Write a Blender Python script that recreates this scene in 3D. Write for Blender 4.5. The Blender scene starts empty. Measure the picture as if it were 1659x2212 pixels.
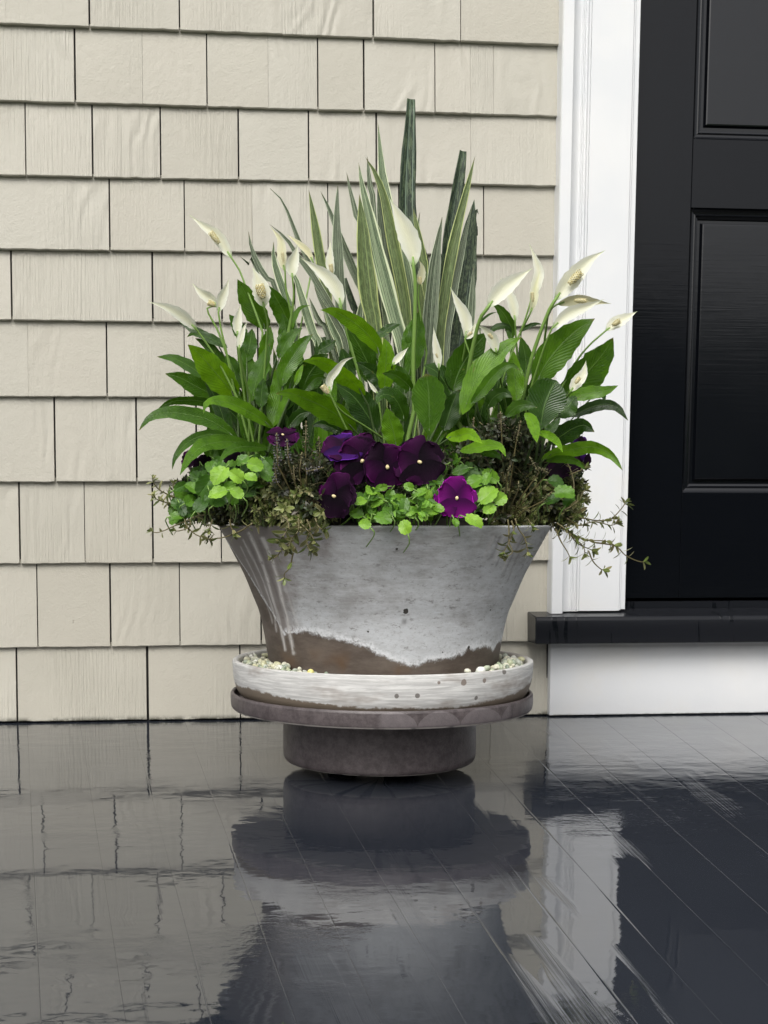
import bpy, math, random
from mathutils import Vector, Matrix, noise as mnoise
random.seed(7)
R = random.Random(11)
C = bpy.context.scene.collection
sc = bpy.context.scene

# ------------------------------------------------------------------ camera
F, CX, CY = 2750.0, 680.0, 1429.0          # focal length and principal point in units of a 1659 x 2212 frame
YAW, PITCH = math.radians(5.2), math.atan(299 / 2750)
CAM = Vector((0, -2.136, 0.33))
fwd = Vector((math.sin(YAW) * math.cos(PITCH), math.cos(YAW) * math.cos(PITCH), -math.sin(PITCH)))
rgt = Vector((math.cos(YAW), -math.sin(YAW), 0))
upv = rgt.cross(fwd)
cd = bpy.data.cameras.new('camera'); cam = bpy.data.objects.new('camera', cd); C.objects.link(cam)
cam.matrix_world = Matrix(((rgt.x, upv.x, -fwd.x, CAM.x), (rgt.y, upv.y, -fwd.y, CAM.y), (rgt.z, upv.z, -fwd.z, CAM.z), (0, 0, 0, 1)))
cd.sensor_width = 36; cd.sensor_fit = 'AUTO'; cd.lens = F / 2212 * 36
cd.shift_x = (829.5 - CX) / 2212; cd.shift_y = (CY - 1106) / 2212
cd.clip_start = 0.05; cd.clip_end = 1000
sc.camera = cam

# ------------------------------------------------------------------ sky, sun, exposure (overcast, soft)
SUN_EL, SUN_AZ = math.radians(48), math.radians(200)
w = bpy.data.worlds.new('World'); sc.world = w; w.use_nodes = True
nt = w.node_tree; nt.nodes.clear()
sky = nt.nodes.new('ShaderNodeTexSky'); sky.sky_type = 'NISHITA'; sky.sun_disc = False
sky.sun_elevation = SUN_EL; sky.sun_rotation = SUN_AZ; sky.dust_density = 6; sky.air_density = 1.0; sky.ozone_density = 1.0
hs = nt.nodes.new('ShaderNodeHueSaturation'); hs.inputs['Saturation'].default_value = 0.22
bg = nt.nodes.new('ShaderNodeBackground'); bg.inputs['Strength'].default_value = 0.13
wo = nt.nodes.new('ShaderNodeOutputWorld')
nt.links.new(sky.outputs[0], hs.inputs['Color']); nt.links.new(hs.outputs[0], bg.inputs[0]); nt.links.new(bg.outputs[0], wo.inputs[0])
sd = bpy.data.lights.new('sun', 'SUN'); sd.energy = 0.9; sd.angle = math.radians(35); sd.color = (1, 0.97, 0.92)
sun = bpy.data.objects.new('sun', sd); C.objects.link(sun)
sdir = Vector((math.sin(SUN_AZ) * math.cos(SUN_EL), math.cos(SUN_AZ) * math.cos(SUN_EL), math.sin(SUN_EL)))
sun.rotation_euler = sdir.to_track_quat('Z', 'Y').to_euler()
sc.view_settings.view_transform = 'Standard'; sc.view_settings.look = 'None'
sc.view_settings.gamma = 1; sc.view_settings.use_curve_mapping = False
sc.view_settings.exposure = 0.37

# ------------------------------------------------------------------ helpers
def ray(px, py):
    return fwd + rgt * ((px - CX) / F) - upv * ((py - CY) / F)
def P(px, py, y):
    """the point of the vertical plane Y = y that stands at this place of the view"""
    d = ray(px, py); return CAM + d * ((y - CAM.y) / d.y)
def PZ(px, py, z=0.0):
    d = ray(px, py); return CAM + d * ((z - CAM.z) / d.z)
def link(o, parent=None):
    C.objects.link(o)
    if parent: o.parent = parent
    return o
def tag(o, label=None, cat=None, group=None, kind=None):
    if label: o['label'] = label
    if cat: o['category'] = cat
    if group: o['group'] = group
    if kind: o['kind'] = kind
    return o
def empty(name, loc, label, cat, group=None):
    o = bpy.data.objects.new(name, None); o.empty_display_size = 0.02; C.objects.link(o)
    o.location = loc; tag(o, label, cat, group); bpy.context.view_layer.update() if False else None
    return o
def mesh(name, verts, faces, mats, parent=None, smooth=True, uvs=None, fm=None, origin=None):
    """verts in world space; they are shifted to the parent's frame"""
    off = Vector((0, 0, 0))
    p = parent
    while p is not None:
        off += Vector(p.location); p = p.parent
    loc = Vector((0, 0, 0))
    if origin is not None: loc = Vector(origin) - off
    me = bpy.data.meshes.new(name)
    me.from_pydata([tuple(Vector(v) - off - loc) for v in verts], [], faces)
    if not isinstance(mats, (list, tuple)): mats = [mats]
    for m in mats: me.materials.append(m)
    if smooth: me.polygons.foreach_set('use_smooth', [True] * len(me.polygons))
    if fm: me.polygons.foreach_set('material_index', fm)
    if uvs:
        ul = me.uv_layers.new(name='UVMap')
        for li, l in enumerate(me.loops): ul.data[li].uv = uvs[l.vertex_index]
    me.update()
    o = bpy.data.objects.new(name, me); o.location = loc
    return link(o, parent)
class MB:
    def __init__(s): s.v = []; s.f = []; s.uv = []; s.m = []
    def add(s, v, f, uv=None, m=0):
        b = len(s.v); s.v += [Vector(a) for a in v]; s.f += [tuple(i + b for i in q) for q in f]
        s.uv += (uv if uv else [(0, 0)] * len(v)); s.m += [m] * len(f)
    def box(s, a, b, m=0):
        (x0, y0, z0), (x1, y1, z1) = a, b
        s.add([(x0, y0, z0), (x1, y0, z0), (x1, y1, z0), (x0, y1, z0), (x0, y0, z1), (x1, y0, z1), (x1, y1, z1), (x0, y1, z1)],
              [(0, 3, 2, 1), (4, 5, 6, 7), (0, 1, 5, 4), (1, 2, 6, 5), (2, 3, 7, 6), (3, 0, 4, 7)], m=m)
    def tube(s, pts, r, n=6, m=0, cap=True):
        pts = [Vector(p) for p in pts]; rings = []; L = len(pts)
        if not isinstance(r, (list, tuple)): r = [r] * L
        ref = Vector((0.3, 1, 0.2)); v = []; f = []; uv = []
        for i, p in enumerate(pts):
            t = (pts[min(i + 1, L - 1)] - pts[max(i - 1, 0)]).normalized()
            a = t.cross(ref).normalized(); b = t.cross(a)
            for k in range(n):
                q = 2 * math.pi * k / n
                v.append(p + (a * math.cos(q) + b * math.sin(q)) * r[i]); uv.append((k / n, i / (L - 1)))
        for i in range(L - 1):
            for k in range(n):
                f.append((i * n + k, i * n + (k + 1) % n, (i + 1) * n + (k + 1) % n, (i + 1) * n + k))
        if cap: f.append(tuple(range(n - 1, -1, -1))); f.append(tuple((L - 1) * n + k for k in range(n)))
        s.add(v, f, uv, m)
    def build(s, name, mats, parent=None, smooth=True, origin=None):
        return mesh(name, s.v, s.f, mats, parent, smooth, s.uv, s.m, origin)
def catmull(pts, n):
    """n+1 evenly spaced samples of a smooth line through pts (lists of equal-length tuples)"""
    pts = [tuple(p) for p in pts]; k = len(pts); dim = len(pts[0])
    if k == 2: pts = [pts[0], tuple((a + b) / 2 for a, b in zip(*pts)), pts[1]]; k = 3
    e0 = tuple(2 * a - b for a, b in zip(pts[0], pts[1])); e1 = tuple(2 * a - b for a, b in zip(pts[-1], pts[-2]))
    q = [e0] + pts + [e1]; dense = []
    for i in range(1, k):
        for j in range(12):
            t = j / 12; a, b, c, d = q[i - 1], q[i], q[i + 1], q[i + 2]
            dense.append(tuple(0.5 * (2 * b[m] + (c[m] - a[m]) * t + (2 * a[m] - 5 * b[m] + 4 * c[m] - d[m]) * t * t + (3 * b[m] - a[m] - 3 * c[m] + d[m]) * t ** 3) for m in range(dim)))
    dense.append(pts[-1])
    ac = [0]
    for a, b in zip(dense, dense[1:]): ac.append(ac[-1] + math.dist(a, b))
    out = []; j = 0
    for i in range(n + 1):
        s_ = ac[-1] * i / n
        while j < len(ac) - 2 and ac[j + 1] < s_: j += 1
        u = (s_ - ac[j]) / max(1e-9, ac[j + 1] - ac[j]); u = min(max(u, 0), 1)
        out.append(tuple(x + (y - x) * u for x, y in zip(dense[j], dense[j + 1])))
    return out

# ------------------------------------------------------------------ materials
class NB:
    def __init__(s, name):
        s.m = bpy.data.materials.new(name); s.m.use_nodes = True; s.t = s.m.node_tree; s.t.nodes.clear()
        s.out = s.n('ShaderNodeOutputMaterial')
    def n(s, typ, **kw):
        nd = s.t.nodes.new(typ)
        for k, v in kw.items():
            if k.startswith('_'): setattr(nd, k[1:], v)
            else: s.put(nd.inputs[k.replace('__', ' ')], v)
        return nd
    def put(s, inp, v):
        if isinstance(v, bpy.types.NodeSocket): s.t.links.new(v, inp)
        elif isinstance(v, bpy.types.Node): s.t.links.new(v.outputs[0], inp)
        else:
            if isinstance(v, tuple) and len(v) == 3 and inp.type == 'RGBA': v = v + (1,)
            inp.default_value = v
    def mth(s, op, a, b=0.0, c=None, clamp=False):
        nd = s.t.nodes.new('ShaderNodeMath'); nd.operation = op; nd.use_clamp = clamp
        s.put(nd.inputs[0], a); s.put(nd.inputs[1], b)
        if c is not None: s.put(nd.inputs[2], c)
        return nd.outputs[0]
    def mix(s, f, a, b, blend='MIX'):
        nd = s.t.nodes.new('ShaderNodeMix'); nd.data_type = 'RGBA'; nd.blend_type = blend
        s.put(nd.inputs[0], f); s.put(nd.inputs[6], a); s.put(nd.inputs[7], b); return nd.outputs[2]
    def ss(s, x, a, b):
        nd = s.t.nodes.new('ShaderNodeMapRange'); nd.interpolation_type = 'SMOOTHSTEP'; nd.clamp = True
        s.put(nd.inputs[0], x); s.put(nd.inputs[1], a); s.put(nd.inputs[2], b); s.put(nd.inputs[3], 0.0); s.put(nd.inputs[4], 1.0)
        return nd.outputs[0]
    def noise(s, vec, scale, detail=3, rough=0.5, dist=0.0):
        nd = s.n('ShaderNodeTexNoise', Scale=scale, Detail=detail, Roughness=rough, Distortion=dist); s.put(nd.inputs['Vector'], vec)
        return nd.outputs[0]
    def obj(s): return s.n('ShaderNodeTexCoord').outputs['Object']
    def gen(s): return s.n('ShaderNodeNewGeometry').outputs['Position']
    def uv(s): return s.n('ShaderNodeTexCoord').outputs['UV']
    def sc(s, vec, v, loc=(0, 0, 0)):
        nd = s.t.nodes.new('ShaderNodeMapping'); s.put(nd.inputs[0], vec); nd.inputs['Scale'].default_value = v; s.put(nd.inputs['Location'], loc); return nd.outputs[0]
    def xyz(s, vec):
        nd = s.n('ShaderNodeSeparateXYZ'); s.put(nd.inputs[0], vec); return nd.outputs
    def comb(s, x, y, z):
        nd = s.n('ShaderNodeCombineXYZ'); s.put(nd.inputs[0], x); s.put(nd.inputs[1], y); s.put(nd.inputs[2], z); return nd.outputs[0]
    def rnd(s): return s.n('ShaderNodeObjectInfo').outputs['Random']
    def bump(s, h, strength=0.3, dist=0.001, normal=None):
        nd = s.n('ShaderNodeBump', Strength=strength, Distance=dist, Height=h)
        if normal is not None: s.put(nd.inputs['Normal'], normal)
        return nd.outputs[0]
    def done(s, color, rough=0.5, normal=None, **kw):
        b = s.n('ShaderNodeBsdfPrincipled'); s.put(b.inputs['Base Color'], color); s.put(b.inputs['Roughness'], rough)
        if normal is not None: s.put(b.inputs['Normal'], normal)
        for k, v in kw.items(): s.put(b.inputs[k.replace('__', ' ')], v)
        s.t.links.new(b.outputs[0], s.out.inputs[0]); s.b = b
        return s.m
def flat(name, col, rough=0.6, **kw): return NB(name).done(col, rough, **kw)

def mat_shingle():
    n = NB('painted_cedar_shingle'); o = n.gen(); r = n.rnd()
    off = n.comb(n.mth('MULTIPLY', r, 37.0), n.mth('MULTIPLY', r, 11.0), n.mth('MULTIPLY', r, 53.0))
    va = n.n('ShaderNodeVectorMath', _operation='ADD'); n.put(va.inputs[0], o); n.put(va.inputs[1], off); q = va.outputs[0]
    warp = n.noise(n.sc(q, (9, 1, 5)), 1.0, 2, 0.5)
    x, y, z = n.xyz(q)
    g = n.mth('ADD', n.mth('MULTIPLY', x, 165.0), n.mth('MULTIPLY', warp, 30.0))
    rings = n.mth('SINE', n.mth('MULTIPLY', g, 1.25))
    rmask = n.mth('MULTIPLY', n.ss(n.noise(n.sc(q, (7, 1, 4)), 1.3, 2), 0.46, 0.66), n.ss(r, 0.1, 0.75))
    grain = n.noise(n.sc(q, (260, 10, 9)), 1.0, 3, 0.6)
    gm = n.ss(n.noise(n.sc(q, (5, 1, 2)), 1.0, 1), 0.42, 0.66)
    stip = n.noise(q, 330, 3, 0.6)
    blob = n.noise(q, 95, 2, 0.5)
    h = n.mth('ADD', n.mth('MULTIPLY', n.mth('MULTIPLY', rings, rmask), 0.5), n.mth('MULTIPLY', n.mth('MULTIPLY', grain, gm), 2.0))
    h = n.mth('ADD', h, n.mth('ADD', n.mth('MULTIPLY', stip, 0.42), n.mth('MULTIPLY', blob, 0.5)))
    nor = n.bump(h, 0.68, 0.0018)
    v = n.noise(q, 6, 3); hue = n.noise(q, 2.3, 2)
    col = n.mix(n.ss(v, 0.3, 0.7), (0.475, 0.456, 0.392), (0.515, 0.495, 0.428))
    col = n.mix(n.mth('MULTIPLY', n.ss(hue, 0.4, 0.7), 0.5), col, (0.50, 0.471, 0.402))
    col = n.mix(1.0, col, n.mix(n.n('ShaderNodeObjectInfo').outputs['Random'], (0.95, 0.945, 0.93), (1.02, 1.02, 1.02)), 'MULTIPLY')
    wx, wy, wz = n.xyz(o)
    dirt = n.mth('MULTIPLY', n.mth('SUBTRACT', 1.0, n.ss(wz, 0.0, 0.012)), n.ss(n.noise(o, 60, 4, 0.7), 0.35, 0.6))
    col = n.mix(dirt, col, (0.035, 0.035, 0.02))
    pit = n.ss(n.noise(q, 46, 2), 0.79, 0.83)
    col = n.mix(n.mth('MULTIPLY', pit, 0.5), col, (0.2, 0.18, 0.14))
    return n.done(col, 0.45, nor, **{'Specular__IOR__Level': 0.35})
def mat_white():
    n = NB('white_gloss_paint'); o = n.gen()
    h = n.mth('ADD', n.noise(n.sc(o, (60, 60, 14)), 1.0, 3, 0.6), n.mth('MULTIPLY', n.noise(o, 140, 2), 0.5))
    col = n.mix(n.ss(n.noise(o, 9, 3), 0.35, 0.7), (0.755, 0.77, 0.785), (0.80, 0.807, 0.81))
    col = n.mix(n.mth('MULTIPLY', n.ss(n.noise(o, 4.5, 5, 0.7), 0.5, 0.72), 0.5), col, (0.74, 0.735, 0.70))
    wz = n.xyz(o)[2]
    dirt = n.mth('MULTIPLY', n.mth('SUBTRACT', 1.0, n.ss(wz, 0.0, 0.006)), n.ss(n.noise(o, 70, 4, 0.7), 0.3, 0.6))
    return n.done(n.mix(dirt, col, (0.08, 0.08, 0.07)), 0.35, n.bump(h, 0.3, 0.0008))
def mat_door(name='black_door_paint', horiz=True, rough=0.10, spec=0.33):
    n = NB(name); o = n.gen()
    s = (7, 7, 240) if horiz else (240, 240, 7)
    st = n.noise(n.sc(o, s), 1.0, 3, 0.55, 0.3)
    gaps = n.ss(n.noise(n.sc(o, (4, 4, 130) if horiz else (130, 130, 4)), 1.0, 2, 0.5, 0.4), 0.62, 0.7)
    h = n.mth('ADD', n.mth('MULTIPLY', st, 0.5), n.mth('ADD', n.mth('MULTIPLY', gaps, 0.12), n.mth('MULTIPLY', n.noise(o, 30, 2), 0.8)))
    ru = n.mth('ADD', rough, n.mth('MULTIPLY', n.noise(o, 12, 3), 0.07))
    return n.done((0.0035, 0.0042, 0.006), ru, n.bump(h, 0.16, 0.0008), **{'Specular__IOR__Level': spec})
def mat_sill():
    n = NB('black_sill_paint'); o = n.gen()
    x, y, z = n.xyz(o)
    drip = n.noise(n.sc(o, (95, 20, 9)), 1.0, 2, 0.5, 0.4)
    dm = n.ss(drip, 0.62, 0.66)
    h = n.mth('ADD', n.noise(n.sc(o, (9, 120, 90)), 1.0, 3, 0.6), n.mth('MULTIPLY', dm, 0.8))
    col = n.mix(dm, (0.010, 0.011, 0.014), (0.005, 0.006, 0.008))
    return n.done(col, n.mix(dm, (0.26,) * 3, (0.12,) * 3), n.bump(h, 0.3, 0.0008), **{'Specular__IOR__Level': 0.28})
def mat_floor():
    n = NB('wet_black_porch_paint'); o = n.gen(); r = n.rnd()
    big = n.noise(n.sc(o, (3.2, 4.5, 1)), 1.0, 2, 0.5)
    mid = n.noise(n.sc(o, (22, 30, 1)), 1.0, 2, 0.5)
    fine = n.noise(n.sc(o, (120, 150, 1)), 1.0, 3, 0.6)
    rough_patch = n.ss(n.noise(n.sc(o, (5, 7, 1), (3.1, 1.7, 0)), 1.0, 4, 0.6), 0.50, 0.66)
    bu = n.sc(n.uv(), (26, 1.6, 1)); brush = n.noise(bu, 1.0, 3, 0.65)
    bmask = n.mth('MULTIPLY', n.ss(n.noise(n.sc(n.uv(), (1.3, 2.6, 1), (4, 2, 0)), 1.0, 2, 0.5), 0.56, 0.64), n.ss(n.xyz(o)[0], -0.1, 0.35))
    h = n.mth('ADD', n.mth('MULTIPLY', big, 0.9), n.mth('MULTIPLY', n.mth('MULTIPLY', mid, n.mth('ADD', 0.35, n.ss(n.noise(n.sc(o, (2.2, 3, 1), (7, 3, 0)), 1.0, 2), 0.45, 0.6))), 0.30))
    h = n.mth('ADD', h, n.mth('MULTIPLY', n.mth('MULTIPLY', brush, bmask), 0.26))
    h = n.mth('ADD', h, n.mth('MULTIPLY', fine, n.mth('ADD', 0.014, n.mth('MULTIPLY', rough_patch, 0.15))))
    nor = n.bump(h, 0.38, 0.004)
    dry = n.ss(n.noise(n.sc(o, (26, 60, 1), (1.3, 0.4, 0)), 1.0, 3, 0.65), 0.66, 0.69)
    col = n.mix(n.noise(n.sc(o, (4, 4, 1)), 1.0, 4, 0.6), (0.015, 0.018, 0.026), (0.028, 0.033, 0.043))
    ru = n.mth('ADD', n.mth('ADD', n.mth('ADD', 0.03, n.mth('MULTIPLY', bmask, 0.05)), n.mth('MULTIPLY', rough_patch, 0.05)), n.mth('MULTIPLY', dry, 0.10))
    return n.done(col, ru, nor, IOR=2.0)
def mat_pot(kind):
    """kind 0: tall pot with a lime-washed upper zone; 1: saucer; 2: stand"""
    n = NB(['limewashed_terracotta', 'limewashed_saucer_clay', 'dark_fired_clay'][kind])
    uvn = n.uv(); u, h, _ = n.xyz(uvn)
    ang = n.mth('MULTIPLY', n.mth('SUBTRACT', u, 0.5), 2 * math.pi)          # 0 faces the viewer's side
    o = n.gen()
    arc = n.comb(n.mth('MULTIPLY', u, 1.2), h, 0.0)
    n1 = n.noise(n.sc(arc, (40, 110, 1)), 1.0, 5, 0.7)
    n2 = n.noise(arc, 26, 5, 0.65)
    brush = n.noise(n.sc(arc, (22, 300, 1)), 1.0, 4, 0.65, 0.6)
    clay = n.mix(n.ss(n.noise(n.sc(arc, (12, 40, 1)), 1.0, 5, 0.7), 0.3, 0.7), (0.08, 0.060, 0.047), (0.155, 0.125, 0.103))
    if kind == 0:
        clay = n.mix(n.mth('MULTIPLY', n.ss(n.noise(arc, 14, 3), 0.5, 0.75), n.ss(h, 0.185, 0.15)), clay, (0.125, 0.07, 0.035))
        lime = n.mix(n.ss(n1, 0.33, 0.72), (0.33, 0.325, 0.32), (0.50, 0.51, 0.525))
        lime = n.mix(n.mth('MULTIPLY', n.ss(brush, 0.5, 0.72), 0.5), lime, (0.605, 0.615, 0.62))
        lime = n.mix(n.mth('MULTIPLY', n.ss(n.noise(arc, 9, 6, 0.72), 0.42, 0.62), 0.55), lime, (0.57, 0.59, 0.605))
        lime = n.mix(n.mth('MULTIPLY', n.ss(h, 0.27, 0.19), 0.5), lime, (0.63, 0.65, 0.67))
        lime = n.mix(n.mth('MULTIPLY', n.ss(n.noise(n.sc(arc, (50, 120, 1), (4, 2, 0)), 1.0, 6, 0.8), 0.55, 0.64), 0.7), lime, (0.19, 0.18, 0.175))
        lime = n.mix(n.mth('MULTIPLY', n.ss(n.noise(n.sc(arc, (150, 260, 1), (2, 5, 0)), 1.0, 5, 0.8), 0.54, 0.62), 0.4), lime, (0.24, 0.235, 0.23))
        lime = n.mix(n.mth('MULTIPLY', n.ss(n.noise(n.sc(arc, (7, 13, 1), (8, 2, 0)), 1.0, 5, 0.7), 0.5, 0.68), 0.45), lime, (0.21, 0.195, 0.185))
        scr = n.noise(n.sc(arc, (60, 420, 1), (1, 7, 0)), 1.0, 3, 0.6, 1.2)
        lime = n.mix(n.mth('MULTIPLY', n.ss(scr, 0.6, 0.72), 0.5), lime, (0.6, 0.63, 0.66))
        # broad wear: the upper left and the rim show more clay
        at = n.n('ShaderNodeAttribute', _attribute_name='wear').outputs['Fac']
        wearn = n.ss(n.mth('ADD', at, n.mth('MULTIPLY', n.mth('SUBTRACT', n2, 0.5), 0.9)), 0.35, 0.85)
        base = n.mix(n.mth('MULTIPLY', wearn, 0.85), lime, (0.185, 0.155, 0.14))
        bh = n.n('ShaderNodeAttribute', _attribute_name='edge').outputs['Fac']
        d = n.mth('ADD', n.mth('SUBTRACT', h, bh), n.mth('MULTIPLY', n.mth('SUBTRACT', n.noise(arc, 34, 6, 0.78), 0.5), 0.028))
        m = n.ss(d, -0.0025, 0.0030)
        rimw = n.mth('MULTIPLY', n.ss(d, 0.0, 0.002), n.mth('SUBTRACT', 1.0, n.ss(d, 0.002, 0.012)))
        base = n.mix(n.mth('MULTIPLY', rimw, n.ss(n.noise(arc, 190, 3, 0.7), 0.35, 0.55)), base, (0.74, 0.75, 0.77))
        col = n.mix(m, clay, base)
        st = n.n('ShaderNodeAttribute', _attribute_name='streak').outputs['Fac']
        col = n.mix(n.mth('MULTIPLY', st, n.ss(n.noise(arc, 120, 3, 0.6), 0.2, 0.5)), col, (0.62, 0.60, 0.58))
        for (a0, h0, rad) in ((0.9, .2245, .0036), (-14.8, .199, .0014), (34, .176, .0026), (44, .222, .0012), (19.5, .172, .0011), (-4, .30, .0015)):
            dx = n.mth('MULTIPLY', n.mth('SUBTRACT', ang, math.radians(a0)), 0.17); dh = n.mth('SUBTRACT', h, h0)
            dd = n.mth('ADD', n.mth('SQRT', n.mth('ADD', n.mth('MULTIPLY', dx, dx), n.mth('MULTIPLY', dh, dh))), n.mth('MULTIPLY', n.mth('SUBTRACT', n.noise(arc, 300, 2), 0.5), rad * .9))
            col = n.mix(n.mth('SUBTRACT', 1.0, n.ss(dd, rad * .8, rad)), col, (0.045, 0.04, 0.035))
        sd_ = n.n('ShaderNodeAttribute', _attribute_name='streak_dark').outputs['Fac']
        col = n.mix(n.mth('MULTIPLY', sd_, 0.6), col, (0.13, 0.12, 0.115))
        hh = n.mth('ADD', n1, n.mth('MULTIPLY', m, 0.8))
        return n.done(col, 0.62, n.bump(hh, 0.45, 0.0012))
    if kind == 1:
        lime = n.mix(n.ss(brush, 0.35, 0.7), (0.50, 0.495, 0.48), (0.75, 0.745, 0.72))
        pat = n.ss(n.mth('ADD', n.noise(n.sc(arc, (9, 22, 1)), 1.0, 4, 0.7), n.mth('MULTIPLY', ang, 0.035)), 0.50, 0.68)
        lime = n.mix(n.mth('MULTIPLY', pat, 0.6), lime, (0.27, 0.22, 0.185))
        spots = n.n('ShaderNodeTexVoronoi', Scale=34.0, _feature='F1'); n.put(spots.inputs['Vector'], n.sc(arc, (1, 1.3, 1)))
        spm = n.mth('MULTIPLY', n.mth('SUBTRACT', 1.0, n.ss(spots.outputs['Distance'], 0.13, 0.17)), n.ss(n.noise(arc, 11, 1), 0.55, 0.57))
        lime = n.mix(n.mth('MULTIPLY', spm, 0.8), lime, (0.11, 0.095, 0.08))
        bh = n.n('ShaderNodeAttribute', _attribute_name='edge').outputs['Fac']
        d = n.mth('ADD', n.mth('SUBTRACT', h, bh), n.mth('MULTIPLY', n.mth('SUBTRACT', n.noise(arc, 70, 4, 0.7), 0.5), 0.014))
        col = n.mix(n.ss(d, 0, 0.003), n.mix(n2, (0.16, 0.13, 0.10), (0.25, 0.2, 0.15)), lime)
        for (a0, h0, rad) in ((-3.2, .1255, .0032), (4, .1252, .0034), (11.5, .1405, .0024), (21, .1395, .0045), (30, .1395, .0034), (27, .119, .003)):
            dx = n.mth('MULTIPLY', n.mth('SUBTRACT', ang, math.radians(a0)), 0.199); dh = n.mth('SUBTRACT', h, h0)
            dd = n.mth('ADD', n.mth('SQRT', n.mth('ADD', n.mth('MULTIPLY', dx, dx), n.mth('MULTIPLY', dh, dh))), n.mth('MULTIPLY', n.mth('SUBTRACT', n.noise(arc, 200, 2), 0.5), rad * .6))
            col = n.mix(n.mth('MULTIPLY', n.mth('SUBTRACT', 1.0, n.ss(dd, rad * .75, rad)), 0.85), col, (0.13, 0.115, 0.10) if h0 < .13 else (0.2, 0.155, 0.125))
        return n.done(col, 0.5, n.bump(brush, 0.4, 0.001))
    col = n.mix(n.ss(n.noise(o, 90, 5, 0.8), 0.3, 0.7), (0.055, 0.044, 0.045), (0.115, 0.096, 0.097))
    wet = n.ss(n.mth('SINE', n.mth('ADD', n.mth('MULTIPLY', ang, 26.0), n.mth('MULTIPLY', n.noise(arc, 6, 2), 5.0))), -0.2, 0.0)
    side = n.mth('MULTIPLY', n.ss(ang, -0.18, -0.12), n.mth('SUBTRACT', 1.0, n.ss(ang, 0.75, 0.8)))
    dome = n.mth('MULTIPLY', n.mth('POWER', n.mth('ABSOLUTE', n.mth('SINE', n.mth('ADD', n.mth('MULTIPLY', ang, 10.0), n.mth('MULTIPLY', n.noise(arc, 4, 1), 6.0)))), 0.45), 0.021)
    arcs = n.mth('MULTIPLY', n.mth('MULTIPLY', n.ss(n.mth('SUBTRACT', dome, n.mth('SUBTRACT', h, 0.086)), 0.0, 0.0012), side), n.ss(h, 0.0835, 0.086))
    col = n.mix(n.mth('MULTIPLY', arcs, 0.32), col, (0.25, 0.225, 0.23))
    lip_glint = n.mth('MULTIPLY', n.ss(n.noise(arc, 40, 2), 0.3, 0.5), n.n('ShaderNodeAttribute', _attribute_name='streak').outputs['Fac'])
    col = n.mix(lip_glint, col, (0.55, 0.5, 0.46))  # pale glint of the wet bottom edge, painted into the clay colour
    return n.done(col, 0.38, n.bump(n.noise(o, 420, 4, 0.7), 0.5, 0.0008))
def mat_leaf():
    n = NB('peace_lily_leaf'); u, v, _ = n.xyz(n.uv()); oi = n.n('ShaderNodeObjectInfo'); colr = oi.outputs['Color']; r = oi.outputs['Random']
    a = n.mth('ABSOLUTE', n.mth('SUBTRACT', u, 0.5))                        # 0 at midrib, .5 at the edge
    vein = n.mth('SINE', n.mth('ADD', n.mth('MULTIPLY', v, 95.0), n.mth('MULTIPLY', n.mth('POWER', a, 0.8), -58.0)))
    vm = n.ss(vein, 0.35, 1.0)
    rib = n.mth('SUBTRACT', 1.0, n.ss(a, 0.012, 0.03))
    o = n.gen(); nz = n.noise(o, 42, 3, 0.6); nb = n.noise(o, 15, 2)
    col = n.mix(n.ss(nz, 0.3, 0.75), n.mix(1.0, colr, (0.72, 0.74, 0.8), 'MULTIPLY'), n.mix(1.0, colr, (1.2, 1.15, 1.0), 'MULTIPLY'))
    col = n.mix(n.mth('MULTIPLY', vm, 0.10), col, n.mix(1.0, colr, (0.5, 0.6, 0.6), 'MULTIPLY'))
    col = n.mix(n.mth('MULTIPLY', rib, 0.45), col, (0.17, 0.30, 0.08))
    edge = n.ss(a, 0.475, 0.5)
    col = n.mix(n.mth('MULTIPLY', edge, 0.45), col, (0.16, 0.26, 0.07))
    tipm = n.mth('MULTIPLY', n.ss(v, 0.93, 1.0), n.ss(r, 0.35, 0.6)); col = n.mix(n.mth('MULTIPLY', tipm, 0.8), col, (0.20, 0.17, 0.06))
    col = n.mix(n.mth('MULTIPLY', n.ss(n.noise(o, 120, 2), 0.72, 0.76), 0.6), col, (0.22, 0.24, 0.06))
    h = n.mth('ADD', n.mth('MULTIPLY', vein, 0.15), n.mth('ADD', n.mth('MULTIPLY', rib, -0.8), n.mth('MULTIPLY', nb, 1.5)))
    drops = n.ss(n.noise(o, 420, 1), 0.68, 0.72)
    h = n.mth('ADD', h, n.mth('MULTIPLY', drops, 0.8))
    nor = n.bump(h, 0.5, 0.0013)
    m = n.done(col, n.mth('ADD', 0.20, n.mth('MULTIPLY', nz, 0.16)), nor, **{'Specular__IOR__Level': 0.5})
    tr = n.n('ShaderNodeBsdfTranslucent', Color=n.mix(1.0, col, (1.5, 1.5, 0.6), 'MULTIPLY'), Normal=nor)
    mx = n.n('ShaderNodeMixShader'); mx.inputs[0].default_value = 0.32
    n.t.links.new(n.b.outputs[0], mx.inputs[1]); n.t.links.new(tr.outputs[0], mx.inputs[2]); n.t.links.new(mx.outputs[0], n.out.inputs[0])
    return m
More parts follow.
